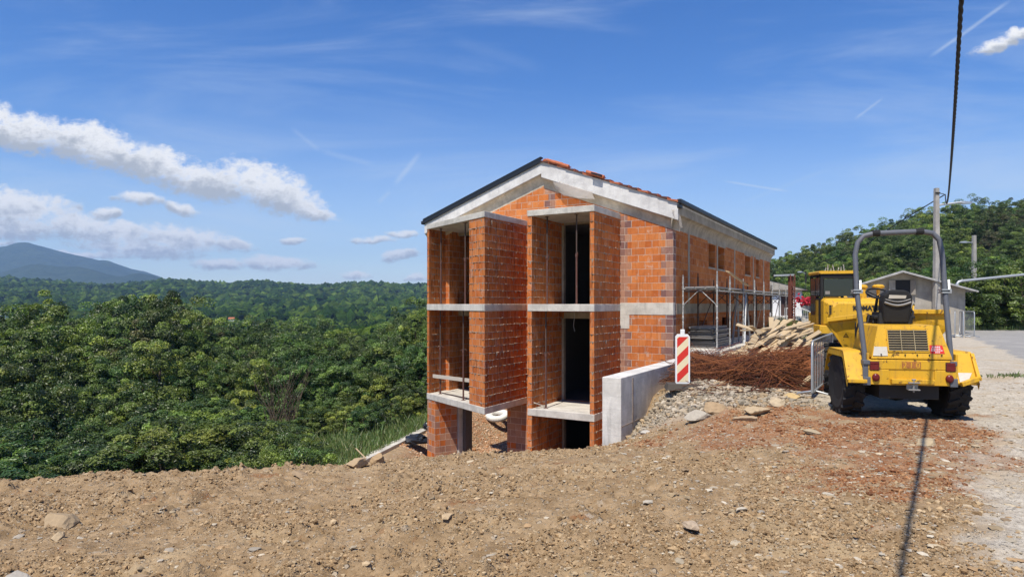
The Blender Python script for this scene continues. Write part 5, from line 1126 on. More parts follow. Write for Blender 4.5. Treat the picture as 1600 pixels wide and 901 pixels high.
for i in range(g_):
    for j in range(g_): x_ = 3.5 + 3.4 * i / (g_ - 1); y_ = 12.15 + 3.3 * j / (g_ - 1); vs.append((x_, y_, float(heap_h(x_, y_)) * .55 - .06 + random.uniform(-.04, .04)))
hp.add(vs, [(i * g_ + j, (i + 1) * g_ + j, (i + 1) * g_ + j + 1, i * g_ + j + 1) for i in range(g_ - 1) for j in range(g_ - 1)]); tag(hp.build('gap_shade_debris', m_plain('gap_shade_debris', (.035, .018, .013), .95, 0, .5, 9, .6, (.10, .06, .04), .58, .7)), 'rusty scrap and soil under the steel heap, coloured dark to shade its gaps', 'scrap', kind='stuff')  # near-black base colour so gaps between rods read as shade
pp = MB(); pp.tube([P(1175, 590, 12.6), P(1215, 600, 12.2), P(1250, 611, 12.0)], .035, 8); tag(pp.build('post', M['galv_dirty']), 'mortar-caked tube lying in front of the rusty steel heap', 'tube')
pp = MB(); pp.bar(P(1246, 606, 12.0), P(1268, 587, 12.2), .09, .03); tag(pp.build('board', M['wood'], None, .003), 'reddish board leaning on the heap beside the crowd barrier', 'board')
pp = MB(); pp.add([P(1238, 583, 13.0), P(1268, 588, 12.4), P(1266, 558, 12.9), P(1240, 556, 13.6)], [(0, 1, 2, 3)]); o = pp.build('rusty_plate', M['rust2']); so2 = o.modifiers.new('thickness', 'SOLIDIFY'); so2.thickness = .006; tag(o, 'orange rusted sheet leaning on the right end of the steel heap', 'sheet')
# ------------------------------------------------------------------ timber heap
G = 'planks thrown in the timber heap'; protos = []
for i, (L, w_, t_) in enumerate([(1.3, .13, .026), (1.7, .15, .028), (1.0, .10, .03), (1.5, .09, .05), (.8, .15, .025), (1.2, .18, .026)]): b_ = MB(); b_.box(-L / 2, L / 2, -w_ / 2, w_ / 2, -t_ / 2, t_ / 2); protos.append(b_.build('plank', M['wood'], None, .004))
cx_, cy_ = 7.3, 17.9; rp_ = random.Random(4); usedp = set()
for k in range(210):
    q = rp_.random() ** .6; an = rp_.uniform(0, 6.28); ux, uy = math.cos(an) * q, math.sin(an) * q
    x = cx_ + ux * 1.0 + uy * .3; y = cy_ + uy * 1.0; top = .98 * max(.05, 1 - q ** 1.7); z = .08 + top * (1 - .7 * rp_.random() ** 1.6)
    i = rp_.randrange(6); o = protos[i] if i not in usedp else protos[i].copy()
    if i in usedp: COL.objects.link(o)
    usedp.add(i); tiltd = rp_.gauss(-.30, .2); o.location = (x, y, z); yaw = rp_.gauss(.55, .30) if rp_.random() < .75 else rp_.uniform(-1.2, 1.2)
    o.rotation_euler = (rp_.gauss(.35, .25), tiltd, yaw); tag(o, 'short rough timber plank in the heap behind the rusty steel', 'plank', G)
b_ = MB(); b_.bar(P(1161, 557, 17.0), P(1183, 523, 17.4), .16, .05, (0, -1, .2)); tag(b_.build('plank', M['wood'], None, .004), 'pale plank propped upright at the left end of the timber heap', 'plank')
b_ = MB(); b_.bar(P(1244, 515, 20), P(1292, 500, 22), .12, .08); tag(b_.build('beam', M['wood'], None, .005), 'single timber beam sticking out right of the timber heap towards the excavator', 'beam')
for k, (px, py, Y, w_, l_) in enumerate([(1285, 531, 18.6, .7, 'squared pale stone block beside the excavator track'), (1268, 536, 18.0, .5, 'smaller tan stone block right of the timber heap'), (1262, 548, 17.0, .45, 'whitish block at the right foot of the timber heap')]):
    v, f = ICO2; p = np.clip(v * 1.5, -1, 1) * np.array([w_ / 2, w_ / 2.4, w_ / 2.8]); o = link('stone_block', np_mesh('stone_block', p + rng.normal(0, .012, p.shape), f, {'tint': ('FACE', np.tile(np.array((.50, .41, .28)), (len(f), 1)))}), None, [M['stone']])
    o.location = ((px - 800) / 1000 * Y, Y, gz((px - 800) / 1000 * Y, Y) + w_ * .3); tag(o, l_, 'stone block')
# ------------------------------------------------------------------ crowd barriers
def barrier(name, a, b, label, hgt=1.0, bars=16, lean=0, m=None, group=None):
    a = Vector(a); b = Vector(b); L = (b - a).length; e = empty(name, a, math.atan2(b.y - a.y, b.x - a.x)); e.rotation_euler[0] = lean; tag(e, label, 'barrier', group); m = m or M['galv']; dz = b.z - a.z
    f_ = MB(); f_.tube([(0, 0, .12), (0, 0, hgt - .08), (.05, 0, hgt), (L - .05, 0, hgt + dz), (L, 0, hgt - .08 + dz), (L, 0, .12 + dz), (0, 0, .12)], .021, 8); f_.build('frame', m, e)
    for i in range(bars): x = L * (i + 1) / (bars + 1); q = MB(); q.tube([(x, 0, .12 + dz * x / L), (x, 0, hgt + dz * x / L)], .0075, 6); q.build('bar', m, e)
    for x in (.12 * L, .88 * L): q = MB(); q.tube([(x, -.3, .0), (x, -.28, .06), (x, 0, .12), (x, .28, .06), (x, .3, 0)], .018, 6); q.build('foot', m, e)
    return e
barrier('crowd_barrier', (5.16, 11.0, .06), (6.55, 13.1, .1), 'grey steel crowd barrier between the rusty heap and the dumper', 1.0, 12)
G = 'steel fence panels by the shed'
for k, (a, b, l_) in enumerate([((20.9, 30.2, .1), (21.6, 31.2, .1), 'pale steel fence panel leaning at the shed corner, leftmost of three'), ((21.3, 30.2, .1), (22.2, 31.6, .1), 'pale steel fence panel in the middle of the three at the shed corner'), ((21.75, 30.1, .1), (22.1, 31.6, .1), 'pale steel fence panel nearest the road at the shed corner')]): barrier('fence_panel', a, b, l_, 1.25, 12, 0, None, G)
# planks and scrap under the near barrier
b_ = MB(); b_.bar((5.55, 11.0, .1), (6.1, 11.8, .14), .1, .03); tag(b_.build('board', M['white_wood'], None, .002), 'short pale board lying under the crowd barrier', 'board')

# ------------------------------------------------------------------ rusty column with its pale arm, white house behind
rc = empty('rusty_mast', ((1237 - 800) / 1000 * 30, 30, .12), 0, 'rusty steel mast with a pale horizontal arm beyond the end of the house', 'mast')
m_ = MB(); [m_.box(x - .02, x + .02, y - .02, y + .02, 0, 2.95) for x in (-.1, .1) for y in (-.1, .1)]; [m_.bar((-.1 * s_, -.1, .1 + k * .24), (.1 * s_, -.1, .34 + k * .24), .03, .02) for k in range(11) for s_ in (1, -1)]; m_.box(-.085, .085, .06, .085, 0, 2.9); m_.build('column', M['rusty_mast'], rc)
m_ = MB(); m_.bar((-.85, 0, 2.92), (.1, -.02, 2.95), .1, .08); m_.build('arm', M['galv'], rc)
wh = empty('white_house', ((1235 - 800) / 1000 * 46, 46, .2), R(-25), 'small white rendered house with brown roof beyond the scaffold end', 'house'); wh.scale = (.75, .75, .75)
m_ = MB(); cellwall(m_, 'y', -2.6, 1.0, .9, 3.3, 0, .3, [(-.85, -.1, .9, 3.0), (-2.3, -1.6, 1.2, 2.9)]); m_.box(.702, 1.0, .302, 5, .9, 3.3); m_.box(-2.6, 1.0, .0, 5, -.6, .898); m_.build('wall', m_concrete('white_render', (.76, .76, .76), (.66, .66, .66)), wh)
m_ = MB(); m_.box(-.84, -.11, .25, .29, .9, 3.0); m_.build('door', m_plain('dark_door', (.07, .04, .035)), wh); m_ = MB(); m_.box(-2.29, -1.61, .2, .26, 1.2, 2.9); m_.build('window', M['glass'], wh)
m_ = MB(); m_.prism([(-3.2, -.5), (1.5, -.5), (1.5, 5.5), (-3.2, 5.5)], 3.3, 3.36); m_.add([(-5, -.5, 4.7), (-2.6, -.5, 4.5), (1.6, -.5, 3.37), (1.6, 5.5, 3.37), (-2.6, 5.5, 4.5)], [(1, 2, 3, 4)]); m_.add([(-2.6, -.45, 3.37), (1.5, -.45, 3.37), (-2.6, -.45, 4.45)], [(0, 1, 2)], 1); m_.build('roof', [m_plain('brown_roof', (.16, .12, .105)), M['shed']], wh)
m_ = MB(); m_.box(-2.6, 2.4, -1.8, -.01, .5, .88); m_.build('porch', M['conc'], wh)
sx_ = MB()
for k in range(7): sx_.box(1.0 + k * .3, 1.3 + k * .3, -2.8, -1.82, -.3, .80 - k * .14)
sx_.build('stair', M['conc'], wh)
rl = MB()
for k in range(18): x = -.4 + k * .16; z = .9 if x < 1 else .9 - (x - 1) * .45; rl.tube([(x, -2.82, z - .2), (x, -2.82, z + .72)], .018, 5)
rl.tube([(-.4, -2.82, 1.62), (1, -2.82, 1.62), (2.45, -2.82, .97)], .03, 6); rl.build('railing', M['white'], wh)
pot = empty('flower_box', wh.matrix_basis @ Vector((1.6, -1.2, 1.0)) if False else ((1262 - 800) / 1000 * 44, 44, 1.25), 0, 'grey planter of red flowers on the porch of the white house', 'planter'); m_ = MB(); m_.loft([[(-.3, -.2, 0), (.3, -.2, 0), (.3, .2, 0), (-.3, .2, 0)], [(-.4, -.25, .35), (.4, -.25, .35), (.4, .25, .35), (-.4, .25, .35)]]); m_.build('pot', M['galv'], pot)
v, f, k_ = scatter_blobs(rng.normal(0, 1, (150, 3)) * np.array([.42, .2, .16]) + np.array([0, 0, .6]), np.full((150, 3), .075), ICO1, .2); link('blossoms', np_mesh('blossoms', v, f), pot, [m_plain('red_petal', (.42, .02, .035), .7, 0, .4)])
# ------------------------------------------------------------------ shed
SH = empty('gable_shed', (21.3, 35.0, .1), R(-24), 'grey rendered shed with corrugated gable roof and a shuttered hatch behind the dumper', 'shed')
hw, hh_, ha, dp = 2.9, 2.42, 3.32, 8
m_ = MB(); poly = [(-hw, -.3), (hw, -.3), (hw, hh_), (0, ha), (-hw, hh_)]; vs = [(x, 0, z) for x, z in poly] + [(x, dp, z) for x, z in poly]
m_.add(vs, [(0, 1, 2, 3, 4), (9, 8, 7, 6, 5)] + [(i, 5 + i, 5 + (i + 1) % 5, (i + 1) % 5) for i in range(5)]); m_.build('wall', M['shed'], SH)
m_ = MB(); m_.box(-.30, .42, -.02, .0, 2.1, 2.92); m_.build('hatch', M['black'], SH)
for (xa, xb) in ((-.30, -.62), (.42, .62)): m_ = MB(); m_.bar((xa, -.03, 2.5), (xb, -.25, 2.5), .03, .78, (0, 0, 1)); m_.build('shutter', M['shed'], SH)
m_ = MB()
for sx in (-1, 1):
    n_ = 34; lo = []; hi_ = []
    for i in range(n_ * 2 + 1): y = -.6 + (dp + .85) * i / (n_ * 2); w_ = .03 * (i % 2); lo.append((sx * (hw + .45), y, hh_ - .17 + w_)); hi_.append((0, y, ha + .04 + w_))
    m2_ = len(lo); m_.add(hi_ + lo, [(i, i + 1, m2_ + i + 1, m2_ + i) if sx > 0 else (m2_ + i, m2_ + i + 1, i + 1, i) for i in range(m2_ - 1)])
    m_.bar((sx * (hw + .45), -.61, hh_ - .17), (0, -.61, ha + .02), .06, .07)
o = m_.build('roof', M['roof_grey'], SH); t2_ = o.modifiers.new('thickness', 'SOLIDIFY'); t2_.thickness = .03
# ------------------------------------------------------------------ poles, lamps, pipe
def lamp_arm(e, p, q, head):
    m_ = MB(); m_.tube([p, q], .05, 7); m_.build('lamp_arm', M['galv'], e); m_ = MB(); q = Vector(q); d = Vector((head, 0, .02)); m_.loft([[(q.x, -.05, q.z - .03), (q.x, .05, q.z - .03), (q.x, .05, q.z + .04), (q.x, -.05, q.z + .04)], [(q.x + head * .4, -.12, q.z - .06), (q.x + head * .4, .12, q.z - .06), (q.x + head * .4, .1, q.z + .09), (q.x + head * .4, -.1, q.z + .09)], [(q.x + head, -.07, q.z - .04), (q.x + head, .07, q.z - .04), (q.x + head, .06, q.z + .05), (q.x + head, -.06, q.z + .05)]]); m_.build('lamp_head', M['galv'], e, .01)
UP = empty('utility_pole', (22.55, 34.0, .1), 0, 'tall grey concrete utility pole with a street lamp arm beside the shed', 'pole')
m_ = MB(); m_.loft([[(-.15, -.15, -.3), (.15, -.15, -.3), (.15, .15, -.3), (-.15, .15, -.3)], [(-.10, -.10, 7.75), (.10, -.10, 7.75), (.10, .10, 7.75), (-.10, .10, 7.75)]]); m_.build('shaft', M['pole'], UP, .02)
lamp_arm(UP, (.1, 0, 6.85), (1.15, -.3, 6.97), .7); m_ = MB(); m_.tube([(-.15, -.14, 7.5), (.3, -.14, 7.42)], .02, 6); m_.box(-.12, .12, -.13, -.10, 7.44, 7.52); m_.build('cable_hook', M['chassis'], UP)
SP = empty('street_lamp', ((1522 - 800) / 1000 * 48, 48, .5), 0, 'shorter street lamp with left-hand arm in front of the wooded slope by the road', 'street lamp')
m_ = MB(); m_.loft([[(-.15, -.15, -.5), (.15, -.15, -.5), (.15, .15, -.5), (-.15, .15, -.5)], [(-.11, -.11, 6.35), (.11, -.11, 6.35), (.11, .11, 6.35), (-.11, .11, 6.35)]]); m_.build('shaft', M['pole'], SP, .02); lamp_arm(SP, (-.1, 0, 5.8), (-.45, 0, 5.83), -.62)
SP2 = empty('street_lamp', ((1259 - 800) / 1000 * 62, 62, .3), 0, 'distant dark street lamp half hidden among the trees beyond the white house', 'street lamp'); m_ = MB(); m_.tube([(0, 0, -.5), (0, 0, 4.6)], .08, 6); m_.build('shaft', M['chassis'], SP2); lamp_arm(SP2, (0, 0, 4.3), (-.3, 0, 4.5), -.5)
HB = empty('overhead_pipe', (26.4, 38.0, .1), 0, 'pale grey pipe rising beside the shed and bending out horizontally over the road', 'pipe')
m_ = MB(); z_ = 1.7 + .034 * 38 - .1; m_.tube([(-.0, 0, 0), (0, 0, z_ - .25), (.03, 0, z_ - .1), (.12, 0, z_ + .03), (.3, -.02, z_ + .08), (6.5, -.3, z_ + .72)], .082, 10); m_.build('pipe_run', M['galv'], HB)
# twisted overhead cable
A, B = Vector((-3.82, -6, 6.6)), Vector((22.92, 33.86, 7.5)); tA = (7 + 6) / (33.86 + 6)
cz = lambda t: A.z + (B.z - A.z) * t - 4 * 2.42 * t * (1 - t)
cab = empty('overhead_cable', (0, 0, 0), 0, 'thick black twisted overhead cable sagging from the utility pole over the yard', 'cable')
for ph in (0, 2.094, 4.189):
    m_ = MB(); pts = []
    for i in range(900): t = i / 899; c_ = A.lerp(B, t); a = ph + t * 47 / .34 * 2 * math.pi * .55; pts.append((c_.x + .012 * math.cos(a) * .83, c_.y - .012 * math.cos(a) * .55, cz(t) + .012 * math.sin(a)))
    m_.tube(pts, .013, 5); m_.build('strand', M['black'], cab, uv=False)
m_ = MB(); m_.tube([B, B + Vector((1.2, 6, -.7)), B + Vector((3, 14, -1.7)), B + Vector((4.5, 24, -2.2))], .03, 5); m_.build('far_span', M['black'], cab, uv=False)

# ------------------------------------------------------------------ beside the left corner of the house
ks = empty('concrete_strip', (0, 0, 0), 0, 'narrow pale concrete strip wall running along the grass bank left of the house', 'strip wall')
m_ = MB(); a = wor(-8.95, -4.2, 0); b = wor(-10.6, 1.6, 0); c_ = wor(-12.1, 6.5, 0)
def stripseg(mb, p, q, z0, z1):
    d = (q - p); d.z = 0; d.normalize(); n_ = Vector((-d.y, d.x, 0)) * .19; mb.prism([((p - n_) .x if False else (p + n_ * -1).x, (p - n_).y), ((q - n_).x, (q - n_).y), ((q + n_).x, (q + n_).y), ((p + n_).x, (p + n_).y)], z0, z1)
stripseg(m_, a, b, -4.4, -3.28); stripseg(m_, b + Vector((-.03, .2, 0)), c_, -4.4, -3.30); m_.build('strip_body', M['conc'], ks, .02)
rg = empty('concrete_ring', wor(-10.45, 7.0, -3.66), 0, 'white concrete well ring lying on the gravel bank seen under the house', 'ring'); m_ = MB(); n_ = 28
m_.loft([[(r * math.cos(2 * math.pi * k / n_), r * math.sin(2 * math.pi * k / n_), z) for k in range(n_)] for r, z in [(.24, .05), (.24, .2), (.30, .235), (.5, .235), (.56, .2), (.56, .05), (.50, .0), (.28, .0), (.24, .05)]], 0, False, True); m_.build('ring_body', m_concrete('white_concrete', (.72, .70, .64), (.6, .58, .53)), rg); rg.rotation_euler = (R(14), R(-4), 0)
def bag(loc, s, m, label, seed):
    v, f = ICO3; r = np.random.default_rng(seed); p = v * np.array(s); n_ = perlin(v[:, 0] * 2.2 + seed, v[:, 1] * 2.2 + v[:, 2] * 1.7, seed) + .5 * perlin(v[:, 0] * 5 + seed, v[:, 2] * 5, seed); p = p * (1 + .35 * n_[:, None]); p[:, 2] = np.maximum(p[:, 2], -s[2] * .4)
    o = link('plastic_bag', np_mesh('plastic_bag', p, f, smooth=False), None, [m]); o.location = loc; tag(o, label, 'bag')
bk = m_plain('black_film', (.015, .017, .022), .35); bag(wor(-9.15, -.6, -3.2), (.42, .3, .22), bk, 'crumpled black plastic bag by the left brick pier', 3); bag(wor(-9.0, .4, -3.05), (.35, .3, .32), M['film'], 'crumpled white plastic sheeting beside the left brick pier', 4); bag(wor(-9.25, .1, -2.85), (.14, .12, .16), bk, 'small black plastic bundle on the white sheeting by the pier', 5)
b_ = MB(); b_.bar(P(556, 700, 20.5), P(572, 716, 20.0), .04, .02); tag(b_.build('batten', M['wood']), 'thin wooden batten lying in the grass by the concrete strip', 'batten')
# ------------------------------------------------------------------ trees
LG = 1.05 * np.array([(.080, .132, .020), (.058, .108, .018), (.124, .182, .027), (.036, .072, .015), (.168, .226, .032), (.070, .115, .019)])
def crown_mesh(name, H, rad, base_h, nclump, per, leaf, seed, cols=LG, lean=0.0, irregular=.5):
    r = np.random.default_rng(seed); ch = H - base_h
    th = r.uniform(0, 2 * np.pi, nclump); u = r.uniform(-.75, 1, nclump); q = np.clip(r.uniform(.12, 1, nclump) ** .45, 0, 1)
    ru = np.sqrt(1 - np.clip(u, -1, 1) ** 2)
    lob = 1 + irregular * .5 * np.sin(th * 2 + seed) * ru + irregular * .4 * np.sin(th * 3 + seed * 2.1 + u * 3)
    q = q * np.where(r.random(nclump) < .15, r.uniform(1.05, 1.28, nclump), 1.0); c = np.stack([np.cos(th) * ru * rad * q * lob, np.sin(th) * ru * rad * q * lob, base_h + ch * .46 + u * ch * .56 * q * (1 + .12 * np.sin(th * 2 + seed))], 1)
    cr = rad * r.uniform(.09, .22, nclump)
    n = nclump * per; ci = np.repeat(np.arange(nclump), per)
    d = r.normal(size=(n, 3)); d /= np.linalg.norm(d, axis=1, keepdims=True); d[:, 2] = np.where(d[:, 2] < -.35, -d[:, 2], d[:, 2])
    p = c[ci] + d * (cr[ci] * r.uniform(.5, 1.08, n) ** .6)[:, None] * np.array([1, 1, .85])
    # leaf frames: normals lean outward and up
    outw = p - np.array([0, 0, base_h + ch * .35]); outw /= np.maximum(np.linalg.norm(outw, axis=1, keepdims=True), 1e-6)
    nn = d * .75 + outw * .35 + np.array([0, 0, .28]) + r.normal(0, .45, (n, 3)); nn /= np.linalg.norm(nn, axis=1, keepdims=True)
    t = np.cross(nn, r.normal(size=(n, 3))); t /= np.maximum(np.linalg.norm(t, axis=1, keepdims=True), 1e-6); b = np.cross(nn, t)
    L = leaf * r.uniform(.65, 1.35, n)[:, None]; Wd = L * r.uniform(.42, .62, n)[:, None]
    dr = nn * L * .14
    v = np.stack([p - t * L * .5, p - b * Wd * .5 + dr * .4 - t * L * .05, p + t * L * .55 - dr, p + b * Wd * .5 + dr * .4 - t * L * .05], 1).reshape(-1, 3)
    f = np.arange(n * 4).reshape(n, 4)
    ccol = cols[r.integers(0, len(cols), nclump)] * r.uniform(.5, 1.4, (nclump, 1)); col = ccol[ci] * r.uniform(.75, 1.25, (n, 1))
    return np_mesh(name, v, f, {'tint': ('FACE', col)})
def trunk_mesh(name, H, rad, base_h, seed):
    r = random.Random(seed); m_ = MB(); top = Vector((r.uniform(-.4, .4), r.uniform(-.4, .4), H * .8)); r0 = H * .022
    mid = Vector((r.uniform(-.2, .2), r.uniform(-.2, .2), H * .4)); m_.tube([(0, 0, -.6), (0, 0, 0), mid, top], [r0 * 1.4, r0, r0 * .7, r0 * .2], 7)
    for k in range(8):
        f_ = r.uniform(.2, .75); s_ = Vector((0, 0, 0)).lerp(mid, f_ * 2) if f_ < .5 else mid.lerp(top, f_ * 2 - 1); a = r.uniform(0, 6.28); L = rad * r.uniform(.5, .9)
        e_ = s_ + Vector((math.cos(a) * L, math.sin(a) * L, L * r.uniform(.3, .8))); m_.tube([s_, s_.lerp(e_, .5) + Vector((0, 0, -.08 * L)), e_], [r0 * .45, r0 * .3, r0 * .08], 5)
    me_o = m_.build(name, M['bark'], None, uv=False); me = me_o.data; bpy.data.objects.remove(me_o); return me
PROT = []
LG2 = LG * np.array([1.25, 1.18, 1.0]); LG3 = LG * np.array([.8, .9, 1.0]); LGR = np.array([(.095, .095, .03), (.08, .105, .026), (.11, .105, .035), (.065, .10, .022)])
for i, (H, rad, bh, nc, per, lf, cols, lm) in enumerate([
    (8, 3.0, 1.0, 210, 165, .15, LG, 'leaf'), (8, 2.7, .8, 190, 165, .145, LG2, 'leaf'), (8, 3.3, 1.2, 220, 160, .155, LG3, 'leaf'), (8, 2.4, .9, 160, 165, .14, LGR, 'leaf'), (8, 2.9, .6, 190, 165, .145, LG2, 'leaf2'),
    (4, 1.9, .05, 120, 150, .105, LG, 'leaf'), (4, 2.1, .0, 130, 145, .11, LG2, 'leaf2'), (4, 1.7, .05, 115, 150, .10, LG3, 'leaf')]):
    cm = crown_mesh('crown', H, rad, bh, nc, per, lf, 40 + i, cols); cm.materials.append(M[lm]); PROT.append((H, cm, trunk_mesh('trunk', H, rad, bh, 80 + i)))
def tree(name, pi, x, y, z, hgt, label, cat='tree', group=None, sxy=1.0):
    H, cm, tm = PROT[pi]; k = hgt / H; e = empty(name, (x, y, z), random.uniform(0, 6.28)); e.scale = (k * sxy, k * sxy, k); tag(e, label, cat, group)
    c = bpy.data.objects.new('crown', cm); COL.objects.link(c); c.parent = e; t = bpy.data.objects.new('trunk', tm); COL.objects.link(t); t.parent = e; return e
TPX = np.array([-200, 0, 40, 60, 98, 140, 183, 217, 255, 275, 300, 331, 353, 372, 395, 430, 467, 510, 552, 595, 616, 646, 670, 720]); TPY = np.array([480, 490, 480, 472, 480, 492, 468, 467, 459, 460, 484, 497, 518, 505, 498, 497, 501, 500, 513, 512, 492, 478, 470, 470])
GL = 'broadleaf trees in the wood below the crest'
tr_ = random.Random(21)
def wood():
    rows = [  # distance, lowest top offset, highest offset, spacing px, sizes
        (170, 6, 14, 17, (0, 1, 2)), (138, 6, 14, 20, (0, 1, 2)), (108, 4, 16, 26, (0, 1, 2)), (82, 4, 16, 34, (0, 1, 2, 4)), (62, 4, 18, 40, (0, 1, 2, 4)), (46, 0, 10, 46, (0, 1, 2, 3, 4)), (38, 8, 40, 62, (0, 1, 2, 3, 4)), (31, 40, 85, 70, (0, 1, 2, 4, 2)), (26, 85, 130, 75, (0, 2, 4, 5, 6)), (21.5, 130, 175, 78, (5, 6, 7, 2)), (17.5, 185, 215, 80, (5, 6, 7)), (14.2, 225, 250, 85, (5, 7, 6))]
    for ri, (Y0, o0, o1, sp, kinds) in enumerate(rows):
        px = -170 + tr_.uniform(0, sp)
        while px < 680:
            Y = Y0 * tr_.uniform(.93, 1.07); x = (px - 800) / 1000 * Y; s = float(crest_s(np.array([x]), np.array([Y]))[0]); xl, yl = loc2(x, Y); d = float(strip_x(yl)) - xl
            step = sp * tr_.uniform(.8, 1.2); okd = d > (2.6 if ri < 9 else 2.2)
            if s > 2.2 and okd and not (xl > -11.2):
                ytop = float(np.interp(px, TPX, TPY)) + tr_.uniform(o0, o1); ztop = EYE - (ytop - 475) / 1000 * Y; zg = gz(x, Y); hgt = ztop - zg
                if hgt > 1.4 and (Y < 95 or 280 < px):
                    i = tr_.choice(kinds); wide = 1.0 if hgt > 4 else min(1.6, 1.15 * 4 / max(hgt, 2.2) * .8)
                    lab = {0: 'mid green broadleaf tree standing in the wood left of the house', 1: 'light green broadleaf tree standing in the wood left of the house', 2: 'dark green broadleaf tree standing in the wood left of the house', 3: 'brownish-tinged tree standing in the wood left of the house', 4: 'yellow-green tree standing in the wood left of the house'}.get(i, 'leafy bush along the foot of the wood just beyond the dirt crest')
                    tree('shrub' if i > 4 else 'broadleaf_tree', i, x, Y, zg - .1, hgt * tr_.uniform(.94, 1.02), lab, 'bush' if i > 4 else 'tree', 'bushes beyond the dirt crest' if i > 4 else GL, wide)
            px += step
wood()
# trees one can point at
for (px, py, Y, i, l_, sxy) in [(262, 458, 41, 0, 'tallest tree of the left wood, rising above the far hill slope', .75), (60, 472, 42, 1, 'bright yellow-green treetop at the far left of the wood', .9), (652, 476, 36, 4, 'tall dark tree close against the left edge of the house', .8), (183, 468, 43, 0, 'narrow treetop left of the tallest tree in the wood', .7)]:
    x = (px - 800) / 1000 * Y; z = gz(x, Y); tree('broadleaf_tree', i, x, Y, z, EYE - (py - 475) / 1000 * Y - z, l_, 'tree', None, sxy)
for (px, py, Y, l_, sc_) in [(440, 668, 17.0, 'low light-green bush at the right end of the dirt crest hedge', 1.0), (470, 690, 15.5, 'rounded leafy bush just behind the dirt crest by the grass bank', 1.0), (385, 705, 14.6, 'small sparse bush behind the middle of the dirt crest', 1.0)]:
    x = (px - 800) / 1000 * Y; z = gz(x, Y); tree('shrub', 6, x, Y, z, max(1.2, EYE - (py - 475) / 1000 * Y - z), l_, 'bush', None, 1.1)
for (px, py, Y) in [(612, 560, 31), (640, 590, 29.5), (655, 545, 33), (628, 610, 28), (590, 575, 30), (661, 600, 30.5), (600, 625, 26.5), (570, 640, 25)]:
    x = (px - 800) / 1000 * Y; z = gz(x, Y); tree('shrub', tr_.choice((5, 6, 7)), x, Y, z - .2, max(1.5, EYE - (py - 475) / 1000 * Y - z), 'shaded leafy bush at the top of the grass bank beside the house', 'bush', 'bushes above the grass bank', 1.15)
# bare twiggy bush among the leaves
tw = MB(); rt = random.Random(5)
for k in range(46):
    a = rt.uniform(0, 6.28); L = rt.uniform(.8, 1.9); p = Vector((rt.uniform(-.4, .4), rt.uniform(-.3, .3), 0)); q = p + Vector((math.cos(a) * L * .5, math.sin(a) * L * .3, L)); tw.tube([p, p.lerp(q, .5) + Vector((rt.uniform(-.1, .1), 0, .1)), q], [.012, .007, .003], 4)
x, Y = (440 - 800) / 1000 * 18.5, 18.5; o = tw.build('dry_bush', m_plain('dry_twig', (.10, .075, .05), .9), None, uv=False); o.location = (x, Y, EYE - (655 - 475) / 1000 * Y); tag(o, 'bare brown twiggy bush among green leaves in front of the wood', 'bush')
# ------------------------------------------------------------------ wooded slope behind the yard
HPX = np.array([1150, 1200, 1240, 1262, 1290, 1308, 1320, 1345, 1380, 1405, 1412, 1440, 1470, 1500, 1545, 1570, 1600, 1700, 1900]); HPY = np.array([425, 404, 392, 386, 376, 372, 366, 357, 352, 342, 338, 326, 318, 322, 316, 312, 308, 300, 290])
GR = 'trees on the wooded slope behind the yard'
for (Y0, o0, o1, sp) in [(118, -4, 4, 24), (110, -2, 10, 22), (98, 8, 26, 34), (86, 25, 50, 38), (76, 45, 80, 42), (66, 75, 110, 46), (57, 100, 130, 50), (51, 118, 140, 46)]:
    px = 1175 + tr_.uniform(0, sp)
    while px < 1760:
        Y = Y0 * tr_.uniform(.96, 1.04); x = (px - 800) / 1000 * Y; zg = gz(x, Y); yt = min(float(np.interp(px, HPX, HPY)) + tr_.uniform(o0, o1) * (475 - float(np.interp(px, HPX, HPY))) / 130, 462); hgt = EYE - (yt - 475) / 1000 * Y - zg
        if hgt < 3.0: hgt = tr_.uniform(3.0, 4.5)
        if hgt > 2.2 and not (1200 < px < 1262 and Y < 54):
            i = tr_.choice((0, 1, 2, 2, 0, 4, 1, 0, 2, 4, 3)); lab = {0: 'mid green tree on the wooded slope behind the yard', 1: 'light green tree on the wooded slope behind the yard', 2: 'dark green tree on the wooded slope behind the yard', 3: 'brownish tree on the wooded slope behind the yard', 4: 'yellow-green tree on the wooded slope behind the yard'}[i]
            tree('broadleaf_tree', i, x, Y, zg - .3, hgt, lab, 'tree', GR, 1.0 if hgt > 5 else 1.35)
        px += sp * tr_.uniform(.8, 1.2)
# small conifer spikes on the skyline
cv = MB()
for k in range(26): z = 1 + k * .3; r_ = (9.2 - z) * .16; [cv.bar((0, 0, z), (math.cos(a) * r_, math.sin(a) * r_, z - .12 * r_), .16, .05) for a in [random.uniform(0, 6.28) for _ in range(7)]]
for k, (px, py, Y, l_) in enumerate([(1316, 357, 108, 'small pointed conifer standing clear of the slope skyline'), (1306, 366, 109, 'tiny conifer tip left of the pointed conifer on the skyline')]):
    x = (px - 800) / 1000 * Y; z = gz(x, Y); hgt = EYE - (py - 475) / 1000 * Y - z; e = empty('conifer', (x, Y, z)); tag(e, l_, 'tree'); k_ = hgt / 9.2; e.scale = (k_ * .7, k_ * .7, k_)
    if k == 0: fo = cv.build('crown', M['bark'], e, uv=False); fo.data.materials.clear(); fo.data.materials.append(m_plain('conifer_needles', (.025, .05, .02), .8))
    else: o = fo.copy(); COL.objects.link(o); o.parent = e
    t_ = MB(); t_.tube([(0, 0, 0), (0, 0, 9.2)], [.1, .02], 5); t_.build('trunk', M['bark'], e, uv=False)
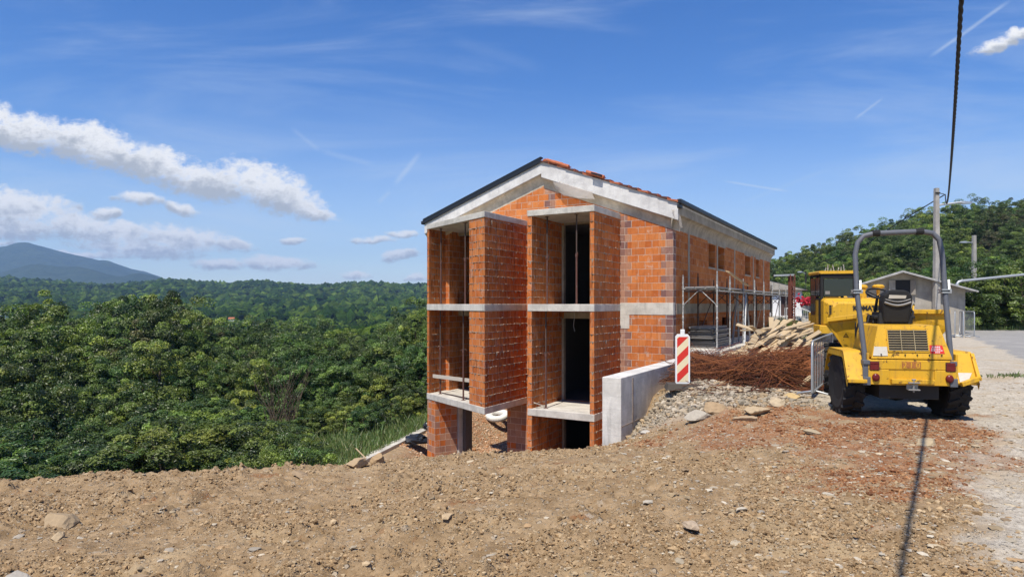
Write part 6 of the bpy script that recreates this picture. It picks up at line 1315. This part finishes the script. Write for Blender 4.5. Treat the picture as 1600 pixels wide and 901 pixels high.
for (px, Y, hgt, i, l_, sxy) in [(1555, 40.6, 4.4, 6, 'big rounded bush beside the road right of the shed', 1.25), (1530, 40.0, 3.3, 6, 'mid green bush next to the steel fence panels', 1.2), (1594, 41.0, 4.2, 6, 'bush at the right edge of the picture behind the road', 1.3), (1640, 43, 3.4, 5, 'bush beyond the right picture edge by the road', 1.3), (1572, 39.8, .9, 7, 'low green weeds along the far road edge', 1.9), (1600, 40.2, .8, 6, 'low flowering weeds on the road verge at the right', 1.9), (1540, 39.5, .5, 5, 'clump of weeds at the road end near the fence panels', 2.2)]:
    x = (px - 800) / 1000 * Y; tree('shrub', i, x, Y, gz(x, Y) - .05, hgt, l_, 'bush', None, sxy)
for (px, Y, hgt, l_) in [(1252, 25, .75, 'green weeds growing behind the timber heap'), (1222, 29, 1.0, 'weeds in front of the white house stairs'), (1284, 22.5, .6, 'low weeds beside the excavator track')]:
    x = (px - 800) / 1000 * Y; tree('shrub', 6, x, Y, gz(x, Y) - .05, hgt, l_, 'bush', None, 1.6)
# ------------------------------------------------------------------ grass
def grass(name, xs, ys_, zs, hmean, label, cols):
    n = len(xs); a = rng.uniform(0, 6.28, n); hgt = hmean * rng.lognormal(0, .4, n); w_ = .010 + .01 * rng.random(n); ln = rng.uniform(.1, .6, n) * hgt; b = rng.uniform(0, 6.28, n)
    p = np.stack([xs, ys_, zs], 1); sd = np.stack([np.cos(a), np.sin(a), 0 * a], 1) * w_[:, None]; tip = p + np.stack([np.cos(b) * ln, np.sin(b) * ln, hgt], 1); mid = p + np.stack([np.cos(b) * ln * .35, np.sin(b) * ln * .35, hgt * .6], 1)
    v = np.stack([p - sd, p + sd, mid + sd * .7, mid - sd * .7, tip + sd * .15, tip - sd * .15], 1).reshape(-1, 3); i6 = np.arange(n)[:, None] * 6
    f = np.concatenate([i6 + np.array([[0, 1, 2, 3]]), i6 + np.array([[3, 2, 4, 5]])]); c = cols[rng.integers(0, len(cols), n)] * rng.uniform(.7, 1.3, (n, 1))
    return tag(link(name, np_mesh(name, v, f, {'tint': ('FACE', np.concatenate([c, c]))}), None, [M['leaf']]), label, 'grass', kind='stuff')
GC = np.array([(.09, .14, .03), (.12, .16, .04), (.07, .115, .025), (.20, .20, .08)])
n = 70000; xl = rng.uniform(-14.5, -8.6, n); yl = rng.uniform(-6.5, 9, n); x = CX + xl * NS[0] + yl * D1[0]; y = CY + xl * NS[1] + yl * D1[1]; z, s = height(x, y); d = strip_x(yl) - xl; k = (d > .28) & (s > 1.5) & (rng.random(n) < np.exp(-np.clip(d - 2.2, 0, None) * .7))
grass('grass_bank', x[k], y[k], z[k] - .02, .21, 'tall seeding grass on the bank beside the concrete strip', GC)
n = 5000; y = rng.uniform(38.6, 41.5, n); x = rng.uniform(21, 36, n); z, s = height(x, y); grass('verge_grass', x, y, z, .22, 'rough grass along the far edge of the road', GC)
n = 260; x = 11.2 + rng.normal(0, .3, n); y = 14.2 + rng.normal(0, .16, n); z, s = height(x, y); grass('gravel_grass', x, y, z, .05, 'small grass tuft in the gravel by the road', GC)
# ------------------------------------------------------------------ distant wood: crowns that read as one mass
def far_wood():
    n = 46000; yy = np.concatenate([np.sqrt(rng.uniform(185 ** 2, 1750 ** 2, n)), np.sqrt(rng.uniform(185 ** 2, 430 ** 2, 16000))]); k = rng.random(len(yy)) < np.clip(900 / yy, .55, 1) ; yy = yy[k]; t = rng.uniform(-1.05, .02, len(yy)); x = yy * t
    zh = ridge_z(x, yy); z0, s = height(x, yy); z = np.maximum(zh, z0); k = (s > 20) | (yy > 400); x, yy, z = x[k], yy[k], z[k]
    r_ = np.clip(rng.lognormal(1.3, .32, len(x)), 1.8, 7.0) * np.where(yy > 600, 1.1, .95); r_ = np.where(yy < 430, rng.uniform(1.3, 2.9, len(x)), r_); sc_ = np.stack([r_, r_, r_ * rng.uniform(.75, 1.15, len(x))], 1)
    pos = np.stack([x, yy, z + r_ * .75], 1); near_ = yy < 420
    for nm, sel, base in (('distant_wood', ~near_, ICO1), ('valley_wood', near_, ICO2)):
        v, f, kf = scatter_blobs(pos[sel], sc_[sel], base, .22); c = (LG3 * .55)[rng.integers(0, len(LG3), sel.sum())] * rng.uniform(.65, 1.2, (sel.sum(), 1)); cc = np.repeat(c, kf, 0) * rng.uniform(.7, 1.3, (sel.sum() * kf, 1))
        m, h = mat(nm); t_ = h.attr('tint'); p = h.pos(); nz = h.noise(p, .9 if nm == 'valley_wood' else .5, 4, .7); fin(h, h.mix(1.0, t_, h.mix(h.mr(nz, .35, .65), rgb(.6, .62, .6), rgb(1.2, 1.2, 1.1)), 'MULTIPLY'), 1.0, h.bump(nz, 1.0, 1.2)); h.p.inputs['Specular IOR Level'].default_value = 0
        tag(link(nm, np_mesh(nm, v, f, {'tint': ('FACE', cc)}), None, [m]), 'dense green wood covering the far valley and ridge' if nm == 'distant_wood' else 'green treetops of the nearer valley wood', 'wood', kind='stuff')
far_wood()
# village houses in the valley
for (px, py, Y, w_, roof, l_) in [(168, 489, 330, 7.5, 1, 'tiny distant house with orange roof left of the tallest tree'), (148, 495, 325, 6, 0, 'small white distant house left of the orange-roofed one'), (166, 498, 318, 6, 0, 'small white distant building below the orange-roofed house'), (362, 499, 420, 5, 1, 'tiny distant white house with red roof in the gap between treetops'), (2, 487, 300, 7, 1, 'distant orange-roofed house at the left picture edge'), (557, 491, 640, 7, 0, 'distant white house left of the middle of the valley'), (580, 492, 650, 9, 0, 'pair of distant pale houses low on the wooded hill'), (600, 494, 640, 6, 0, 'distant white house on the wooded hill nearest the brick house'), (408, 497, 600, 6, 0, 'distant pale roof among valley trees')]:
    e = empty('village_house', P(px, py, Y), random.uniform(-.6, .6), l_, 'house', None); e.scale = (.62, .62, .62); m_ = MB(); m_.box(-w_ / 2, w_ / 2, -3, 3, -9, .5); m_.build('wall', M['white'], e, uv=False)
    m_ = MB(); q = w_ / 2 + .5; m_.loft([[(-q, -3.5, .5), (-q, 0, 2.4), (-q, 3.5, .5)], [(q, -3.5, .5), (q, 0, 2.4), (q, 3.5, .5)]]); m_.build('roof', M['terra'] if roof else M['roof_grey'], e, uv=False)
    if Y < 500:
        m_ = MB(); [m_.box(-w_ * .3 + k * w_ * .3 - .4, -w_ * .3 + k * w_ * .3 + .4, -3.04, -2.98, -1.4, -.2) for k in range(3)]; m_.build('window', M['glass'], e, uv=False)
# ------------------------------------------------------------------ air between here and the mountain
hz = MB(); hz.box(-7500, 5500, -60, 5900, -300, 480); hzo = hz.build('haze', bpy.data.materials.new('haze'), None, uv=False); tag(hzo, kind='stuff')
hm = hzo.data.materials[0]; hm.use_nodes = True; hm.node_tree.nodes.clear(); hn = N(hm.node_tree); vo = hn.new('ShaderNodeVolumePrincipled'); ou = hn.new('ShaderNodeOutputMaterial'); hn.l.new(vo.outputs[0], ou.inputs['Volume'])
vo.inputs['Color'].default_value = rgb(.42, .65, 1.0); vo.inputs['Density'].default_value = 1.5e-4; vo.inputs['Anisotropy'].default_value = .0
